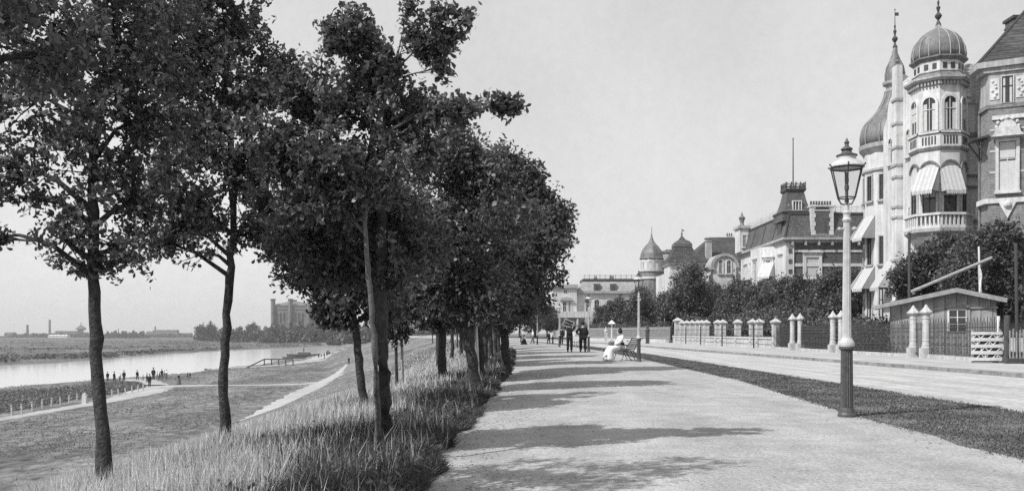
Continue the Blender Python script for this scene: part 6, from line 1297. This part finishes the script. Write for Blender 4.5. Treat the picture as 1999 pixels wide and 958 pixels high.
wood_mass('far_wood', None, [(505, 760, 820, 628, .4), (440, 560, 900, 636, .15), (380, 470, 1000, 640, .1), (640, 1010, 700, 638, .5), (200, 290, 1500, 645, .1), (0, 400, 1700, 650, .2)], 26000, 4.2, 'leaf_far', 6)
# separate round trees on the horizon
for i, (px_, D, w_, top, lab) in enumerate([(391, 950, 17, 632, 'small round tree on the horizon left of the water tower'), (412, 960, 20, 629, 'larger round tree on the horizon right of the small round one'), (494, 900, 24, 629, 'round tree on the horizon just left of the far castle-like building'), (540, 840, 30, 633, 'broad tree at the left foot of the far castle-like building'), (620, 780, 40, 631, 'broad tree at the right foot of the far castle-like building'), (656, 760, 34, 637, 'low tree furthest right of the far castle-like building')]):
    x = (px_-CX)/FPX*D; s = D/FPX; h = (HOR-top)*s+EYE+7
    lab = lab.replace('water tower', 'far castle-like building')
    build_tree('far_tree', lab, 'tree', (x, D, -7), [(x, D, -7), (x, D, -7+h*.5), (x, D, -7+h*.8)], .5, [(x, D, -7+h*.62, w_*s*.5, w_*s*.5, h*.36), (x-w_*s*.25, D, -7+h*.5, w_*s*.3, w_*s*.3, h*.28), (x+w_*s*.27, D, -7+h*.52, w_*s*.3, w_*s*.3, h*.27)], 520, 4, 1.6, 1.6, 60+i, 'leaf_far', twigs=4, hole=-.8, f=.2, group='trees on the horizon')
# massive square building with corner turrets
DT = 900.0; a0, a1 = PX(531, DT), PX(605, DT); TW = thing('castle_building', 'huge square castle-like tower building with corner turrets far across the meadow', 'building', ((a0+a1)/2, DT, -7)); zt = Z(597, DT)
MB().box(a0, a1, DT, DT+32, -7, zt).build('wall', M['far_wall'], TW)
MB().box(a0-.4, a1+.4, DT-.4, DT+32.4, zt-3.4, zt-2.6).box(a0-.5, a1+.5, DT-.5, DT+32.5, zt, zt+1).build('cornice', M['far_wall'], TW)
for i, (px_, dy) in enumerate(((533, 0), (567, 0), (603, 0), (560, 31))): MB().lathe(PX(px_, DT), DT+dy, [(2.3, -7), (2.3, Z(586, DT)), (2.9, Z(585, DT)), (2.9, Z(583, DT))], 8).build('corner_turret', M['far_wall'], TW)
MB().loft([[(a0, DT, zt+1.01), (a1, DT, zt+1.01), (a1, DT+32, zt+1.01), (a0, DT+32, zt+1.01)], [(a0+14, DT+12, zt+5), (a1-14, DT+12, zt+5), (a1-14, DT+20, zt+5), (a0+14, DT+20, zt+5)]]).build('roof', M['far_wall'], TW)
FT = Fr((0, DT, 0), (1, 0), (0, -1))
for px_ in (541, 548, 555, 577, 584, 591): MB().prism(FT, arch_pts(PX(px_-2, DT), PX(px_+2, DT), Z(630, DT), Z(610, DT)), -.02, .12).build('window', M['pane'], TW)
# town on the horizon
TGr = 'chimneys and buildings of the far town'
def far_ch(px_, top, D, lab, r_=1.6): x = PX(px_, D); tag(MB().lathe(x, D, [(r_*1.3, -7), (r_, 0), (r_*.8, Z(top, D)), (r_*.95, Z(top, D)+.3)], 10).build('factory_chimney', M['far_wall']), lab, 'chimney', TGr)
far_ch(53.5, 634, 1700, 'far factory chimney, thick one at the extreme left of the horizon', 2.6); far_ch(97, 624, 1800, 'tallest far factory chimney above the white shed', 2.4); far_ch(303, 637, 1900, 'far factory chimney right of the leftmost trunk', 2.0); far_ch(231, 641, 1900, 'faint thin chimney just right of the leftmost trunk', 1.0)
def far_b(pa, pb_, top, D, lab, m='far_wall', ridge=2): 
    x0, x1 = PX(pa, D), PX(pb_, D); zt = Z(top, D); t = thing('far_building', lab, 'building', ((x0+x1)/2, D, -7), TGr); MB().box(x0, x1, D, D+14, -7, zt-ridge).build('wall', M[m], t); F = Fr((0, D, 0), (1, 0), (0, -1))
    MB().loft([[(x0-.5, D-.5, zt-ridge+.01), (x1+.5, D-.5, zt-ridge+.01), (x1+.5, D+14.5, zt-ridge+.01), (x0-.5, D+14.5, zt-ridge+.01)], [(x0+1, D+6, zt), (x1-1, D+6, zt), (x1-1, D+8, zt), (x0+1, D+8, zt)]]).build('roof', M['far_wall' if m != 'far_white' else 'far_white'], t)
    n = max(2, int((x1-x0)/6)); mb = MB()
    for i in range(n): c = x0+(x1-x0)*(i+.5)/n; mb.fbox(F, c-.8, c+.8, .02, .1, -3, min(zt-ridge-1, 0))
    mb.build('windows', M['pane'], t)
far_b(93, 130, 653, 1650, 'long white shed on the far horizon below the tallest chimney', 'far_white'); far_b(8, 25, 648, 1700, 'far dark building at the left end of the horizon'); far_b(107, 150, 645, 1800, 'far hazy factory hall right of the tall chimney'); far_b(30, 50, 651, 1750, 'far low building left of the thick chimney'); far_b(57, 88, 650, 1750, 'far low building between the two left chimneys')
far_b(298, 345, 643, 1850, 'far hazy works right of the chimney beyond the river'); far_b(150, 168, 648, 1900, 'far pale building beside the domed hall'); far_b(285, 300, 646, 1950, 'far narrow block left of the hazy works'); far_b(345, 372, 649, 1900, 'far low hall at the right end of the works')
x, D = PX(158, 1900), 1900; t = thing('domed_hall', 'faint domed structure on the far horizon left of the leftmost trunk', 'building', (x, D, -7), TGr); MB().lathe(x, D, [(5, -7), (5, Z(645, D)), (11, Z(642, D)), (10, Z(640, D)), (6, Z(637, D)), (1, Z(634, D)), (.4, Z(628, D))], 14).build('dome', M['far_wall'], t)
# ---------------------------------------------------------------- haze
hz = MB().box(-2700, 2700, -280, 2700, -11, 62).build('haze', M['soil']); hm = bpy.data.materials.new('haze_air'); hm.use_nodes = True; ht = hm.node_tree; ht.nodes.clear()
ho = ht.nodes.new('ShaderNodeOutputMaterial'); hv = ht.nodes.new('ShaderNodeVolumePrincipled'); hv.inputs['Color'].default_value = (.9, .9, .9, 1); hv.inputs['Density'].default_value = HAZE
ht.links.new(hv.outputs[0], ho.inputs['Volume']); hz.data.materials.clear(); hz.data.materials.append(hm); tag(hz, kind='stuff')
